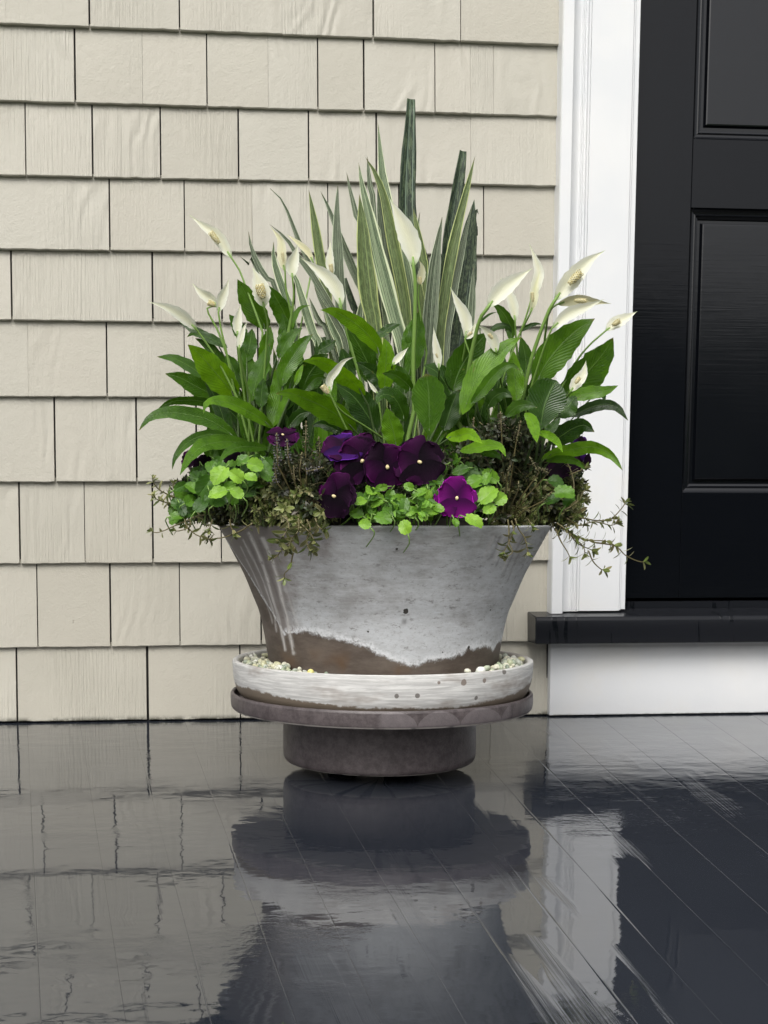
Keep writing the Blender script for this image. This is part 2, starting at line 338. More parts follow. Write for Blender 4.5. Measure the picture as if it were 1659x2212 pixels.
def mat_snake(kind):
    """kind v: cream edges with grey-green centre; y: yellow edges; s: silver stripes; d: dark mottled"""
    n = NB({'v': 'variegated_sword_leaf', 'y': 'yellow_edged_sword_leaf', 's': 'silver_striped_sword_leaf', 'd': 'dark_mottled_sword_leaf'}[kind])
    u, v, _ = n.xyz(n.uv()); oi = n.n('ShaderNodeObjectInfo'); r = oi.outputs['Random']
    q = n.comb(n.mth('ADD', n.mth('MULTIPLY', u, 1.0), n.mth('MULTIPLY', r, 20.0)), n.mth('MULTIPLY', v, 1.0), r)
    band = n.noise(n.sc(q, (13, 0.3, 1)), 1.0, 3, 0.8)
    fine = n.noise(n.sc(q, (30, 0.4, 1)), 1.0, 3, 0.7)
    mot = n.noise(n.sc(q, (7, 34, 1)), 1.0, 4, 0.75)
    a = n.mth('ABSOLUTE', n.mth('SUBTRACT', u, 0.5))
    dark = {'v': (0.065, 0.10, 0.052), 'y': (0.065, 0.095, 0.035), 's': (0.058, 0.078, 0.046), 'd': (0.013, 0.026, 0.014)}[kind]
    lite = {'v': (0.36, 0.44, 0.26), 'y': (0.22, 0.28, 0.095), 's': (0.29, 0.33, 0.23), 'd': (0.20, 0.27, 0.20)}[kind]
    cream = {'v': (0.66, 0.72, 0.48), 'y': (0.46, 0.52, 0.21), 's': (0.52, 0.60, 0.42), 'd': (0.07, 0.10, 0.05)}[kind]
    lo, hi = {'v': (0.50, 0.58), 'y': (0.54, 0.60), 's': (0.52, 0.58), 'd': (0.58, 0.62)}[kind]
    col = n.mix(n.ss(mot, 0.46, 0.58), dark, (0.085, 0.12, 0.06) if kind == 'd' else tuple(c * 1.9 for c in dark))
    col = n.mix(n.ss(band, lo, hi), col, lite)
    col = n.mix(n.mth('MULTIPLY', n.ss(fine, 0.5, 0.68), 0.6 if kind == 's' else 0.22 if kind == 'd' else 0.45), col, n.mix(0.5, lite, cream))
    col = n.mix(n.mth('MULTIPLY', n.ss(n.noise(n.sc(q, (26, 0.8, 1), (3, 9, 0)), 1.0, 2), 0.52, 0.7), 0.5), col, dark)
    e = n.ss(n.mth('ADD', a, n.mth('MULTIPLY', n.mth('SUBTRACT', n.noise(n.sc(q, (1, 2.5, 1), (5, 1, 0)), 1.0, 2), 0.5), 0.16)), {'v': 0.38, 'y': 0.41, 's': 0.45, 'd': 0.47}[kind], {'v': 0.41, 'y': 0.44, 's': 0.47, 'd': 0.5}[kind])
    col = n.mix(e, col, cream)
    if kind != 'd': col = n.mix(n.mth('MULTIPLY', n.ss(v, 0.97, 1.0), 0.6), col, (0.16, 0.12, 0.05))
    nor = n.bump(n.mth('ADD', fine, n.mth('MULTIPLY', mot, 0.4)), 0.4, 0.0012)
    return n.done(col, 0.46, nor, **{'Specular__IOR__Level': 0.35})
def mat_petal():
    n = NB('velvety_petal'); u, v, _ = n.xyz(n.uv()); oi = n.n('ShaderNodeObjectInfo'); colr = oi.outputs['Color']
    q = n.comb(n.mth('MULTIPLY', u, 3.0), n.mth('MULTIPLY', v, 0.4), oi.outputs['Random'])
    rays = n.noise(n.sc(q, (22, 1, 9)), 1.0, 3, 0.6)
    d = n.ss(v, 0.05, 0.95)
    col = n.mix(d, n.mix(1.0, colr, (0.25, 0.2, 0.3), 'MULTIPLY'), colr)
    col = n.mix(n.mth('MULTIPLY', n.ss(rays, 0.45, 0.7), 0.35), col, n.mix(1.0, colr, (0.4, 0.3, 0.5), 'MULTIPLY'))
    col = n.mix(n.ss(v, 0.92, 1.0), col, n.mix(1.0, colr, (3.0, 4.5, 3.2), 'MULTIPLY'))
    return n.done(col, 0.75, n.bump(rays, 0.4, 0.001), **{'Sheen__Weight': 0.06, 'Sheen__Roughness': 0.35, 'Specular__IOR__Level': 0.12, 'Sheen__Tint': (0.7, 0.2, 0.7, 1)})
def mat_spathe():
    n = NB('white_spathe'); u, v, _ = n.xyz(n.uv()); a = n.mth('ABSOLUTE', n.mth('SUBTRACT', u, 0.5))
    vein = n.mth('SINE', n.mth('ADD', n.mth('MULTIPLY', v, 60.0), n.mth('MULTIPLY', a, -60.0)))
    g = n.ss(v, 0.12, 0.0); tipg = n.mth('MULTIPLY', n.ss(v, 0.86, 1.0), 0.7)
    col = n.mix(n.ss(a, 0.0, 0.5), (0.80, 0.80, 0.60), (0.85, 0.86, 0.74))
    col = n.mix(tipg, col, (0.50, 0.62, 0.30)); col = n.mix(n.mth('SUBTRACT', 1.0, n.ss(v, 0.0, 0.13)), col, (0.22, 0.38, 0.08))
    oc = n.n('ShaderNodeObjectInfo').outputs['Color']; col = n.mix(1.0, col, oc, 'MULTIPLY')
    m = n.done(col, 0.5, n.bump(vein, 0.25, 0.0008))
    tr = n.n('ShaderNodeBsdfTranslucent', Color=col); mx = n.n('ShaderNodeMixShader'); mx.inputs[0].default_value = 0.25
    n.t.links.new(n.b.outputs[0], mx.inputs[1]); n.t.links.new(tr.outputs[0], mx.inputs[2]); n.t.links.new(mx.outputs[0], n.out.inputs[0])
    return m
def mat_island(name, cols, rough=0.45, spec=0.4, trans=0.0, pale=None):
    """colour differs from leaflet to leaflet (or pebble to pebble)"""
    n = NB(name); r = n.n('ShaderNodeNewGeometry').outputs['Random Per Island']
    cr = n.n('ShaderNodeValToRGB'); cr.color_ramp.interpolation = 'LINEAR'; el = cr.color_ramp.elements
    while len(el) < len(cols): el.new(0.5)
    for i, c in enumerate(cols): el[i].position = i / (len(cols) - 1); el[i].color = c + (1,)
    n.put(cr.inputs[0], r); col = cr.outputs[0]
    u, v, _ = n.xyz(n.uv()); a = n.mth('ABSOLUTE', n.mth('SUBTRACT', u, 0.5))
    if pale:
        edge = n.mth('MULTIPLY', n.ss(a, 0.28, 0.42), n.ss(r, 0.3, 0.8)); col = n.mix(n.mth('MULTIPLY', edge, 0.8), col, pale)
        rib = n.mth('SUBTRACT', 1.0, n.ss(a, 0.02, 0.08)); col = n.mix(n.mth('MULTIPLY', rib, 0.35), col, pale)
    o = n.gen(); col = n.mix(n.ss(n.noise(o, 60, 2), 0.3, 0.8), n.mix(1.0, col, (0.75, 0.75, 0.75), 'MULTIPLY'), col)
    m = n.done(col, rough, n.bump(n.noise(o, 300, 2), 0.3, 0.0006), **{'Specular__IOR__Level': spec})
    if trans:
        tr = n.n('ShaderNodeBsdfTranslucent', Color=col); mx = n.n('ShaderNodeMixShader'); mx.inputs[0].default_value = trans
        n.t.links.new(n.b.outputs[0], mx.inputs[1]); n.t.links.new(tr.outputs[0], mx.inputs[2]); n.t.links.new(mx.outputs[0], n.out.inputs[0])
    return m
def mat_pansyleaf():
    n = NB('pansy_leaf'); u, v, _ = n.xyz(n.uv()); oi = n.n('ShaderNodeObjectInfo'); colr = oi.outputs['Color']
    x = n.mth('SUBTRACT', u, 0.5); a = n.mth('ABSOLUTE', x)
    vein = n.mth('SUBTRACT', 1.0, n.ss(n.mth('ABSOLUTE', n.mth('SINE', n.mth('ADD', n.mth('MULTIPLY', v, 13.0), n.mth('MULTIPLY', a, -14.0)))), 0.05, 0.22))
    rib = n.mth('SUBTRACT', 1.0, n.ss(a, 0.012, 0.04))
    col = n.mix(n.mth('MULTIPLY', n.mth('MAXIMUM', vein, rib), 0.3), colr, n.mix(1.0, colr, (1.5, 1.35, 1.6), 'MULTIPLY'))
    o = n.gen(); nz = n.noise(o, 70, 3)
    col = n.mix(n.ss(nz, 0.35, 0.7), n.mix(1.0, col, (0.75, 0.8, 0.8), 'MULTIPLY'), col)
    h = n.mth('ADD', n.mth('MULTIPLY', n.mth('MAXIMUM', vein, rib), -1.0), nz)
    m = n.done(col, 0.42, n.bump(h, 0.5, 0.001))
    tr = n.n('ShaderNodeBsdfTranslucent', Color=n.mix(1.0, col, (1.3, 1.3, 0.8), 'MULTIPLY')); mx = n.n('ShaderNodeMixShader'); mx.inputs[0].default_value = 0.25
    n.t.links.new(n.b.outputs[0], mx.inputs[1]); n.t.links.new(tr.outputs[0], mx.inputs[2]); n.t.links.new(mx.outputs[0], n.out.inputs[0])
    return m

M = dict(shingle=mat_shingle(), white=mat_white(), door=mat_door(), doorv=mat_door('black_panel_paint', True, 0.12, 0.6),
         sill=mat_sill(), floor=mat_floor(), pot=mat_pot(0), saucer=mat_pot(1), stand=mat_pot(2), leaf=mat_leaf(), petal=mat_petal(),
         spathe=mat_spathe(), pansyleaf=mat_pansyleaf())
for k in 'vysd': M['snake_' + k] = mat_snake(k)
M['felt'] = flat('black_building_paper', (0.02, 0.018, 0.016), 0.9)
M['soil'] = flat('potting_soil', (0.018, 0.013, 0.010), 0.95)
M['stalk'] = flat('green_stalk', (0.19, 0.32, 0.07), 0.4)
M['stalk_dark'] = flat('dark_stalk', (0.06, 0.10, 0.03), 0.45)
M['spadix'] = mat_island('cream_spadix', [(0.62, 0.50, 0.16), (0.75, 0.68, 0.38), (0.80, 0.76, 0.52)], 0.6, 0.3)
M['pebble'] = mat_island('pale_pebbles', [(0.70, 0.68, 0.52), (0.80, 0.80, 0.66), (0.44, 0.52, 0.36), (0.68, 0.66, 0.42), (0.84, 0.84, 0.76), (0.30, 0.36, 0.27), (0.74, 0.74, 0.60)], 0.25, 0.5)
M['yellow_pebble'] = flat('yellow_pebble_stone', (0.80, 0.72, 0.26), 0.25)
M['white_pebble'] = flat('white_pebble_stone', (0.86, 0.87, 0.80), 0.25)
M['trail'] = mat_island('bronze_green_leaflet', [(0.14, 0.15, 0.045), (0.13, 0.19, 0.035), (0.38, 0.40, 0.16), (0.20, 0.15, 0.07), (0.25, 0.31, 0.075)], 0.4, 0.4, 0.15, (0.52, 0.55, 0.30))
M['shaded_herb'] = mat_island('shaded_bronze_leaflet', [(0.022, 0.028, 0.012), (0.05, 0.055, 0.024), (0.035, 0.065, 0.02), (0.065, 0.05, 0.03)], 0.4, 0.4, 0.08)  # darkened copy of the herb leaf; shade inside the mat put into its colour
M['spike_l'] = mat_island('silvery_flower_bud', [(0.15, 0.12, 0.19), (0.30, 0.32, 0.20), (0.22, 0.20, 0.27), (0.12, 0.13, 0.08)], 0.6, 0.2)
M['spike_o'] = mat_island('olive_flower_bud', [(0.10, 0.10, 0.05), (0.24, 0.25, 0.13), (0.15, 0.12, 0.09), (0.07, 0.07, 0.045)], 0.6, 0.2)
M['trail_stem'] = flat('reddish_brown_stem', (0.13, 0.11, 0.045), 0.5)
M['eye'] = flat('cream_flower_eye', (0.80, 0.66, 0.36), 0.5)
M['hedge'] = flat('hedge_foliage', (0.03, 0.05, 0.022), 0.8)
M['lawn'] = flat('grass_ground', (0.05, 0.075, 0.03), 0.9)
M['rubber'] = flat('black_rubber', (0.01, 0.01, 0.01), 0.7)

# ------------------------------------------------------------------ shingle wall
# every course: the height of its butt line at the left and right of the view, and the seams between its shingles (x in 2500-wide units, gap 0..1)
K2 = 1659 / 2500
COURSES = [
 (-130, -75, [(-250, 1), (120, .6), (392, 1), (640, .3), (930, 1), (1180, .5), (1430, .3), (1700, .8)]),
 (50, 97, [(-220, 1), (17, .15), (289, 1), (583, .7), (918, .15), (1216, 1), (1501, .35)]),
 (217, 251, [(-160, 1), (243, 1), (463, .2), (673, .6), (873, .2), (1035, .7), (1185, 1), (1417, .45), (1533, .12), (1609, .12)]),
 (378, 402, [(-150, 1), (82, .6), (300, .9), (522, .8), (776, .9), (1005, .8), (1226, 1), (1534, .15)]),
 (538, 553, [(-90, 1), (356, .8), (600, .55), (821, .2), (1068, .55), (1300, .9), (1576, .6)]),
 (691, 706, [(-200, 1), (36, 1), (496, 1), (722, 1), (960, .7), (1190, .5), (1440, .9)]),
 (856, 862, [(-140, 1), (90, .15), (347, .8), (600, .4), (840, .9), (1110, .4), (1380, 1), (1640, .3)]),
 (1041, 1039, [(-80, 1), (178, 1), (444, 1), (639, 1), (900, .5), (1180, 1), (1440, .5)]),
 (1218, 1211, [(-190, 1), (63, 1), (275, .3), (497, 1), (720, .6), (960, .4), (1210, 1), (1480, .7)]),
 (1400, 1385, [(-120, 1), (121, .55), (359, 1), (585, .45), (850, .9), (1120, .4), (1400, 1), (1650, .12)]),
 (1559, 1547, [(-210, 1), (54, 1), (480, 1.5), (782, .7), (1040, 1), (1330, .6), (1600, .15)]),
]
XR = 1822 * K2        # right end of the shingles, behind the casing
wall = empty('shingle_wall', P(300, 1556, 0), 'beige painted cedar shingle wall behind the planter', 'wall')
wx0 = P(-200, 800, 0).x
wx1 = P(1230, 800, 0).x
b = MB(); b.box((wx0 - .02, 0.0015, 0), (wx1 + 0.01, 0.03, 2.2)); b.build('sheathing', M['felt'], wall, False)
def course_z(c, px):
    return c[0] + (c[1] - c[0]) * px / 1205
prev = None
def shingle(xl, xr, zb, zt, gl, gr, seed):
    """zb(x), zt(x) heights of butt and top; slab is thickest at the butt, its edges a little uneven"""
    rr = random.Random(seed); xl += gl * 0.5; xr -= gr * 0.5
    nx = max(6, int((xr - xl) / 0.012)); T = 0.0100 + rr.uniform(-0.0012, 0.0012); sk = rr.uniform(-0.0009, 0.0009)
    rows = []; ph = rr.uniform(0, 50)
    for i in range(nx + 1):
        x = xl + (xr - xl) * i / nx; f = i / nx
        jag = (mnoise.noise(Vector((x * 90, ph, 0))) * 0.0009 + mnoise.noise(Vector((x * 260, ph, 3))) * 0.0005) + rr.uniform(-.0001, .0001)
        z0 = zb(x) + jag + sk * (f - .5); z1 = zt(x) + 0.007
        y0 = -T + sk * f + mnoise.noise(Vector((x * 15, ph, 9))) * 0.0008
        pf = [(x, 0.0005, z0), (x, y0 + 0.0012, z0), (x, y0, z0 + 0.0013), (x, y0 * .55 - 0.0006, (z0 + z1) / 2), (x, -0.0012, z1)]
        rows.append(pf)
    v = [p for row in rows for p in row]; f = []; k = 5
    for i in range(nx):
        for j in range(k - 1):
            f.append((i * k + j, i * k + j + 1, (i + 1) * k + j + 1, (i + 1) * k + j))
    b0 = len(v); v.append((xl, 0.0005, rows[0][-1][2])); v.append((xr, 0.0005, rows[-1][-1][2]))
    f.append((4, 3, 2, 1, 0, b0)); f.append(tuple([nx * k + j for j in range(5)] + [b0 + 1]))
    f = [tuple(reversed(q)) for q in f]
    o = mesh('shingle', v, f, M['shingle'], wall, False, origin=((xl + xr) / 2, 0, (zb(xl) + zt(xl)) / 2))
    me = o.data; sm = [len(p.vertices) == 4 for p in me.polygons]; me.polygons.foreach_set('use_smooth', sm)
    try: me.set_sharp_from_angle(angle=math.radians(40))
    except Exception: pass
    return o
lines = []
for c in COURSES:
    a, bb = P(0, c[0], -0.01), P(1205, c[1], -0.01)
    lines.append((a, bb))
def zline(i, x):
    a, bb = lines[i]; return a.z + (bb.z - a.z) * (x - a.x) / (bb.x - a.x)
# straight-laid courses above the picture
for ci in range(len(COURSES)):
    zb = (lambda x, ci=ci: max(0.0022 if ci == len(COURSES) - 1 else -1, zline(ci, x)))
    if ci == 0: zt = (lambda x: zline(0, x) + 0.13)
    else: zt = (lambda x, ci=ci: zline(ci - 1, x))
    ym = COURSES[ci][0] - 80
    xs = [(wx0, 0)]
    for sx, g in COURSES[ci][2]:
        xs.append((P(sx * K2, ym, -0.009).x, 0.0006 + 0.0024 * g if g > .25 else 0.00035))
    xs = [q for q in xs if q[0] >= wx0]
    if xs[0][0] > wx0 + 0.05: xs.insert(0, (wx0, 0))
    xs.append((wx1, 0))
    for k in range(len(xs) - 1):
        if xs[k + 1][0] - xs[k][0] > 0.012:
            shingle(xs[k][0], xs[k + 1][0], zb, zt, xs[k][1], xs[k + 1][1], ci * 31 + k)
for extra in range(6):       # courses over the top of the frame, plain
    z0 = zline(0, 0) + 0.13 + extra * 0.127; x = wx0; k = 0
    while x < wx1 - .02:
        w_ = R.uniform(0.1, 0.2); xe = min(x + w_, wx1)
        shingle(x, xe, lambda q: z0, lambda q: z0 + 0.127, 0.001, 0.001, 900 + extra * 20 + k); x = xe; k += 1

# ------------------------------------------------------------------ door casing, sill, apron, door
def extrude_profile(name, prof, z0, z1, mat, parent, x0=None, smooth=False, zcut=None):
    """prof: list of (x, y); z0 may be a function of x"""
    v = []; n_ = len(prof)
    for (x, y) in prof:
        v.append((x, y, z0(x) if callable(z0) else z0)); v.append((x, y, z1))
    f = [(2 * i, 2 * i + 2, 2 * i + 3, 2 * i + 1) for i in range(n_ - 1)] + [(2 * n_ - 2, 0, 1, 2 * n_ - 1)]
    f.append(tuple(2 * i for i in range(n_ - 1, -1, -1))); f.append(tuple(2 * i + 1 for i in range(n_)))
    return mesh(name, v, f, mat, parent, smooth)
cl = P(1204, 660, -0.034).x; cr_ = P(1367, 660, -0.012).x; CW = cr_ - cl
sill_front = -0.062
SZ = P(1158, 1337, sill_front).z                   # top of the sill's front edge
SB = P(1158, 1392, sill_front).z                   # its underside
slope = 0.012
def sill_top(y): return SZ + 0.003 + (y - sill_front) * 0.10
casing = empty('door_casing', (cl + CW / 2, -0.02, sill_top(-0.02)), 'white moulded door casing between shingles and black door', 'door casing')
X = lambda t: cl + CW * t
zc = lambda x: sill_top(-0.03) + 0.0012
zcj = lambda x: sill_top(-0.034) + (0.0008 if x < X(.16) else 0.0035 if x < X(.36) else 0.0042) 
TOP = 2.15
extrude_profile('backband', [(X(0), 0.001), (X(0), -0.031), (X(.012), -0.034), (X(.135), -0.034), (X(.148), -0.0325), (X(.152), -0.024), (X(.152), 0.001)], zcj, TOP, M['white'], casing)
cove = [(X(.1525), 0.001), (X(.1525), -0.0225)]
for i in range(9):
    t = i / 8; cove.append((X(.165 + .105 * t), -0.0245 + 0.0065 * math.sin(t * math.pi * .5)))
cove += [(X(.272), -0.0205), (X(.285), -0.0205)]
for c0, wd, hh in ((.30, .03, .003), (.336, .026, .0022)):
    for i in range(7):
        t = i / 6; cove.append((X(c0 - wd / 2 + wd * t), -0.0185 - hh * math.sin(math.pi * t)))
cove += [(X(.352), -0.0225), (X(.372), -0.0225), (X(.376), -0.0185), (X(.383), -0.0185), (X(.383), 0.001)]
extrude_profile('moulding', cove, zcj, TOP, M['white'], casing)
extrude_profile('flat_board', [(X(.3835), 0.001), (X(.3835), -0.0198), (X(.388), -0.0205), (X(.898), -0.0205), (X(.906), -0.0195), (X(.906), 0.001)], zcj, TOP, M['white'], casing)
extrude_profile('inner_bead', [(X(.9065), 0.04), (X(.9065), -0.0165), (X(.912), -0.018), (X(.926), -0.018), (X(.932), -0.0165), (X(.932), 0.04)], lambda x: zcj(x) + .001, TOP, M['white'], casing)
DY = 0.034                                        # plane of the door's face
extrude_profile('jamb', [(X(.9325), DY + .02), (X(.9325), -0.013), (X(.94), -0.0145), (X(.992), -0.0145), (X(1.0), -0.0125), (X(1.0), DY + .02)], lambda x: sill_top(-0.01) + 0.004, TOP, M['white'], casing)
XE = X(1.0) + 0.93                                 # far jamb of the doorway
cas2 = empty('door_casing', (XE + CW / 2, -0.02, sill_top(-0.02)), 'white door casing on the far side of the doorway', 'door casing')
extrude_profile('flat_board', [(XE, DY + .02), (XE, -0.0205), (XE + CW, -0.0205), (XE + CW, 0.001)], zcj, TOP, M['white'], cas2)
head = empty('door_head', (X(1.0) + .46, -0.02, TOP), 'white head board over the black door', 'door head')
b = MB(); b.box((X(0), -0.03, TOP + .0005), (XE + CW, 0.05, TOP + 0.13)); b.build('head_board', M['white'], head, False)

def bevel_box(name, a, bq, mat, parent, bev=0.003, segs=3, smooth=True):
    import bmesh
    bm = bmesh.new(); (x0, y0, z0), (x1, y1, z1) = a, bq
    vs = [bm.verts.new(p) for p in [(x0, y0, z0), (x1, y0, z0), (x1, y1, z0), (x0, y1, z0), (x0, y0, z1), (x1, y0, z1), (x1, y1, z1), (x0, y1, z1)]]
    for q in [(0, 3, 2, 1), (4, 5, 6, 7), (0, 1, 5, 4), (1, 2, 6, 5), (2, 3, 7, 6), (3, 0, 4, 7)]: bm.faces.new([vs[i] for i in q])
    bmesh.ops.bevel(bm, geom=list(bm.edges), offset=bev, segments=segs, affect='EDGES', profile=0.5)
    off = Vector((0, 0, 0)); p = parent
    while p is not None: off += Vector(p.location); p = p.parent
    bmesh.ops.translate(bm, verts=bm.verts, vec=-off)
    me = bpy.data.meshes.new(name); bm.to_mesh(me); bm.free(); me.materials.append(mat)
    me.polygons.foreach_set('use_smooth', [smooth] * len(me.polygons))
    try: me.set_sharp_from_angle(angle=math.radians(25))
    except Exception: pass
    return link(bpy.data.objects.new(name, me), parent)
# sill: sloped top, rounded nose
sx0 = P(1157, 1360, sill_front).x; sx1 = XE + CW + 0.03
sill = empty('door_sill', (sx0, sill_front, SB), 'glossy black painted door sill projecting over the white board', 'door sill')
prof = [(0.10, SB), (sill_front + 0.003, SB), (sill_front + 0.0008, SB + 0.001), (sill_front, SB + 0.004), (sill_front, SZ - 0.004), (sill_front + 0.0012, SZ + 0.0005), (sill_front + 0.004, SZ + 0.003)]
for yy in (-0.03, 0.0, 0.0225): prof.append((yy, sill_top(yy)))
prof += [(0.0225, sill_top(0.0225)), (0.10, sill_top(0.0225))]
v = []
for xx in (sx0, sx0 + 0.002, sx1):
    for (yy, zz) in prof:
        e = 0.0015 if xx == sx0 else 0
        v.append((xx, yy + (e if yy < -0.05 else 0), zz - (e if zz > SZ - .005 else -e)))
k = len(prof); f = []
for i in range(2):
    for j in range(k - 1): f.append((i * k + j, i * k + j + 1, (i + 1) * k + j + 1, (i + 1) * k + j))
f.append(tuple(range(k))); f.append(tuple(2 * k + j for j in range(k - 1, -1, -1)))
f = [tuple(reversed(q)) for q in f]
o = mesh('sill_board', v, f, M['sill'], sill, True)
try: o.data.set_sharp_from_angle(angle=math.radians(35))
except Exception: pass
zt_ = sill_top(0.0225)
b = MB(); b.box((X(1.0) - 0.002, 0.0228, zt_ + 0.0002), (XE + .002, 0.10, zt_ + 0.011)); b.build('threshold', M['sill'], sill, False)
# white apron board
ax0 = P(1187.5, 1470, -0.02).x
apron = empty('apron_board', (ax0, -0.02, 0.002), 'white board under the black door sill, down to the wet floor', 'board')
bevel_box('board', (ax0, -0.022, 0.0022), (sx1, 0.02, SB - 0.0006), M['white'], apron, 0.0012, 2)
b = MB(); b.box((ax0 - 0.0018, -0.006, 0.0022), (ax0 - 0.0002, 0.02, SB)); b.build('caulk_gap', M['felt'], apron, False)

# door leaf
door = empty('front_door', (X(1.0) + 0.465, DY, zt_ + 0.012), 'glossy black panelled front door', 'door')
DX0, DX1, DZ0, DZ1 = X(1.0) - 0.008, XE + 0.008, zt_ + 0.016, TOP
pxl = P(1483, 760, DY).x; pzt = P(1489, 449, DY).z; pzb = P(1476, 1065, DY).z; puz = P(1500, 299, DY).z
sw = pxl - (X(1.0) + 0.003); pw = (0.93 - 3 * sw + 0.01) / 2
cols = [(pxl, pxl + pw), (pxl + pw + sw - .01, XE - sw)]
rowsz = [(pzb, pzt), (puz, puz + 0.55), (puz + 0.55 + (puz - pzt), TOP - 0.11)]
xs_ = [DX0, cols[0][0], cols[0][1], cols[1][0], cols[1][1], DX1]
def slab(name, x0, x1, z0, z1, mat): 
    return bevel_box(name, (x0 + .0003, DY, z0 + .0003), (x1 - .0003, DY + 0.04, z1 - .0003), mat, door, 0.0006, 1, False)
slab('stile', DX0, cols[0][0], DZ0, DZ1, M['door']); slab('stile', cols[0][1], cols[1][0], DZ0, DZ1, M['door']); slab('stile', cols[1][1], DX1, DZ0, DZ1, M['door'])
zz = [DZ0] + [q for r_ in rowsz for q in r_] + [DZ1]
for (a_, b_) in cols:
    for k in range(0, len(zz), 2): slab('rail', a_, b_, zz[k], zz[k + 1], M['door'])
    for (z0, z1) in rowsz:
        # sticking: stepped moulding frame sunk round a raised field
        prof = [(0, 0.0), (0.0015, 0.0035), (0.0045, 0.006), (0.0085, 0.0075), (0.0105, 0.0065), (0.0125, 0.0095), (0.016, 0.011), (0.0175, 0.0145)]
        v = []; n_ = len(prof)
        for (d, y) in prof:
            v += [(a_ + d, DY + y, z0 + d), (b_ - d, DY + y, z0 + d), (b_ - d, DY + y, z1 - d), (a_ + d, DY + y, z1 - d)]
        f = []
        for i in range(n_ - 1):
            for q in range(4): f.append((4 * i + q, 4 * i + (q + 1) % 4, 4 * i + 4 + (q + 1) % 4, 4 * i + 4 + q))
        mesh('moulding', v, f, M['doorv'], door, False)
        prof = [(0.0172, 0.0142), (0.022, 0.0142), (0.0245, 0.0075), (0.0265, 0.0068)]
        v = []; f = []; n_ = len(prof)
        for (d, y) in prof:
            v += [(a_ + d, DY + y, z0 + d), (b_ - d, DY + y, z0 + d), (b_ - d, DY + y, z1 - d), (a_ + d, DY + y, z1 - d)]
        for i in range(n_ - 1):
            for q in range(4): f.append((4 * i + q, 4 * i + (q + 1) % 4, 4 * i + 4 + (q + 1) % 4, 4 * i + 4 + q))
        f.append((4 * n_ - 4, 4 * n_ - 3, 4 * n_ - 2, 4 * n_ - 1))
        mesh('panel', v, f, M['doorv'], door, False)
# wall beyond the doorway
wr = empty('shingle_wall', (XE + CW + .3, 0, 0), 'beige shingle wall beyond the doorway, outside the picture', 'wall')
b = MB(); b.box((XE + CW, 0.0, 0), (XE + CW + .8, 0.03, 2.2)); b.build('sheathing', M['shingle'], wr, False)
# dark room side of the doorway so no light comes through
b = MB(); b.box((wx0, 0.12, -0.3), (XE + CW + .8, 0.15, 2.9)); bk = b.build('house_wall', M['felt'], None, False); tag(bk, kind='structure')

# ------------------------------------------------------------------ porch floor
pf = bpy.data.objects.new('porch_floor', None); C.objects.link(pf); tag(pf, kind='structure', label='wet black painted porch floor of narrow boards')
YF = -1.74
b = MB(); b.box((-1.6, YF, -0.12), (2.4, 0.119, -0.012)); b.build('subfloor', M['felt'], pf, False)
fan = (10.0, 505.0)
def seam_at(i, y):
    px2 = 85 + i * 175.0; py2 = 2130.0; px1 = fan[0] + (px2 - fan[0]) * (1600 - fan[1]) / (py2 - fan[1])
    a, c = PZ(px2, py2), PZ(px1, 1600.0); t = (y - a.y) / (c.y - a.y)
    return a.x + (c.x - a.x) * t
for i in range(-6, 18):
    n_ = 26; v = []; f = []; fuv = []; rr = random.Random(i + 77); tilt = rr.uniform(-.0003, .0003); cup = rr.uniform(-.0001, .00012)
    ky = [-1.6 * 0 + YF + (0.1185 - YF) * j / n_ for j in range(n_ + 1)]
    cs = [0, .004, .03, .35, .65, .97, .996, 1]
    for y in ky:
        xa, xb = seam_at(i, y) + (0.00003 if i > 5 or i == 0 else 0.00001), seam_at(i + 1, y) - (0.00003 if i > 4 or i == -1 else 0.00001)
        for c_ in cs:
            x = xa + (xb - xa) * c_; fuv.append((i + c_, y)); e = (0.00004 if i > 5 or i == 0 else 0.00001) if c_ == 0 else (0.00004 if i > 4 or i == -1 else 0.00001) if c_ == 1 else 0
            v.append((x, y, tilt * (c_ - .5) + cup * (abs(c_ - .5) * 2) ** 2 - e + mnoise.noise(Vector((x * 3, y * 3, i))) * 0.0002))
    k = len(cs)
    for j in range(n_):
        for q in range(k - 1): f.append((j * k + q, j * k + q + 1, (j + 1) * k + q + 1, (j + 1) * k + q))
    base = len(v); v += [(v[j * k][0], v[j * k][1], -0.011) for j in (0, n_)] + [(v[j * k + k - 1][0], v[j * k + k - 1][1], -0.011) for j in (0, n_)]
    f.append(tuple([base] + [j * k for j in range(0, n_ + 1)][::1] + [base + 1])[::1])
    f.append(tuple([base + 3] + [j * k + k - 1 for j in range(n_, -1, -1)] + [base + 2]))
    f.append(tuple([base + 2] + [q for q in range(k - 1, -1, -1)] + [base]))
    fuv += [(0, 0)] * 4
    mesh('floor_board', v, f, M['floor'], pf, True, fuv)
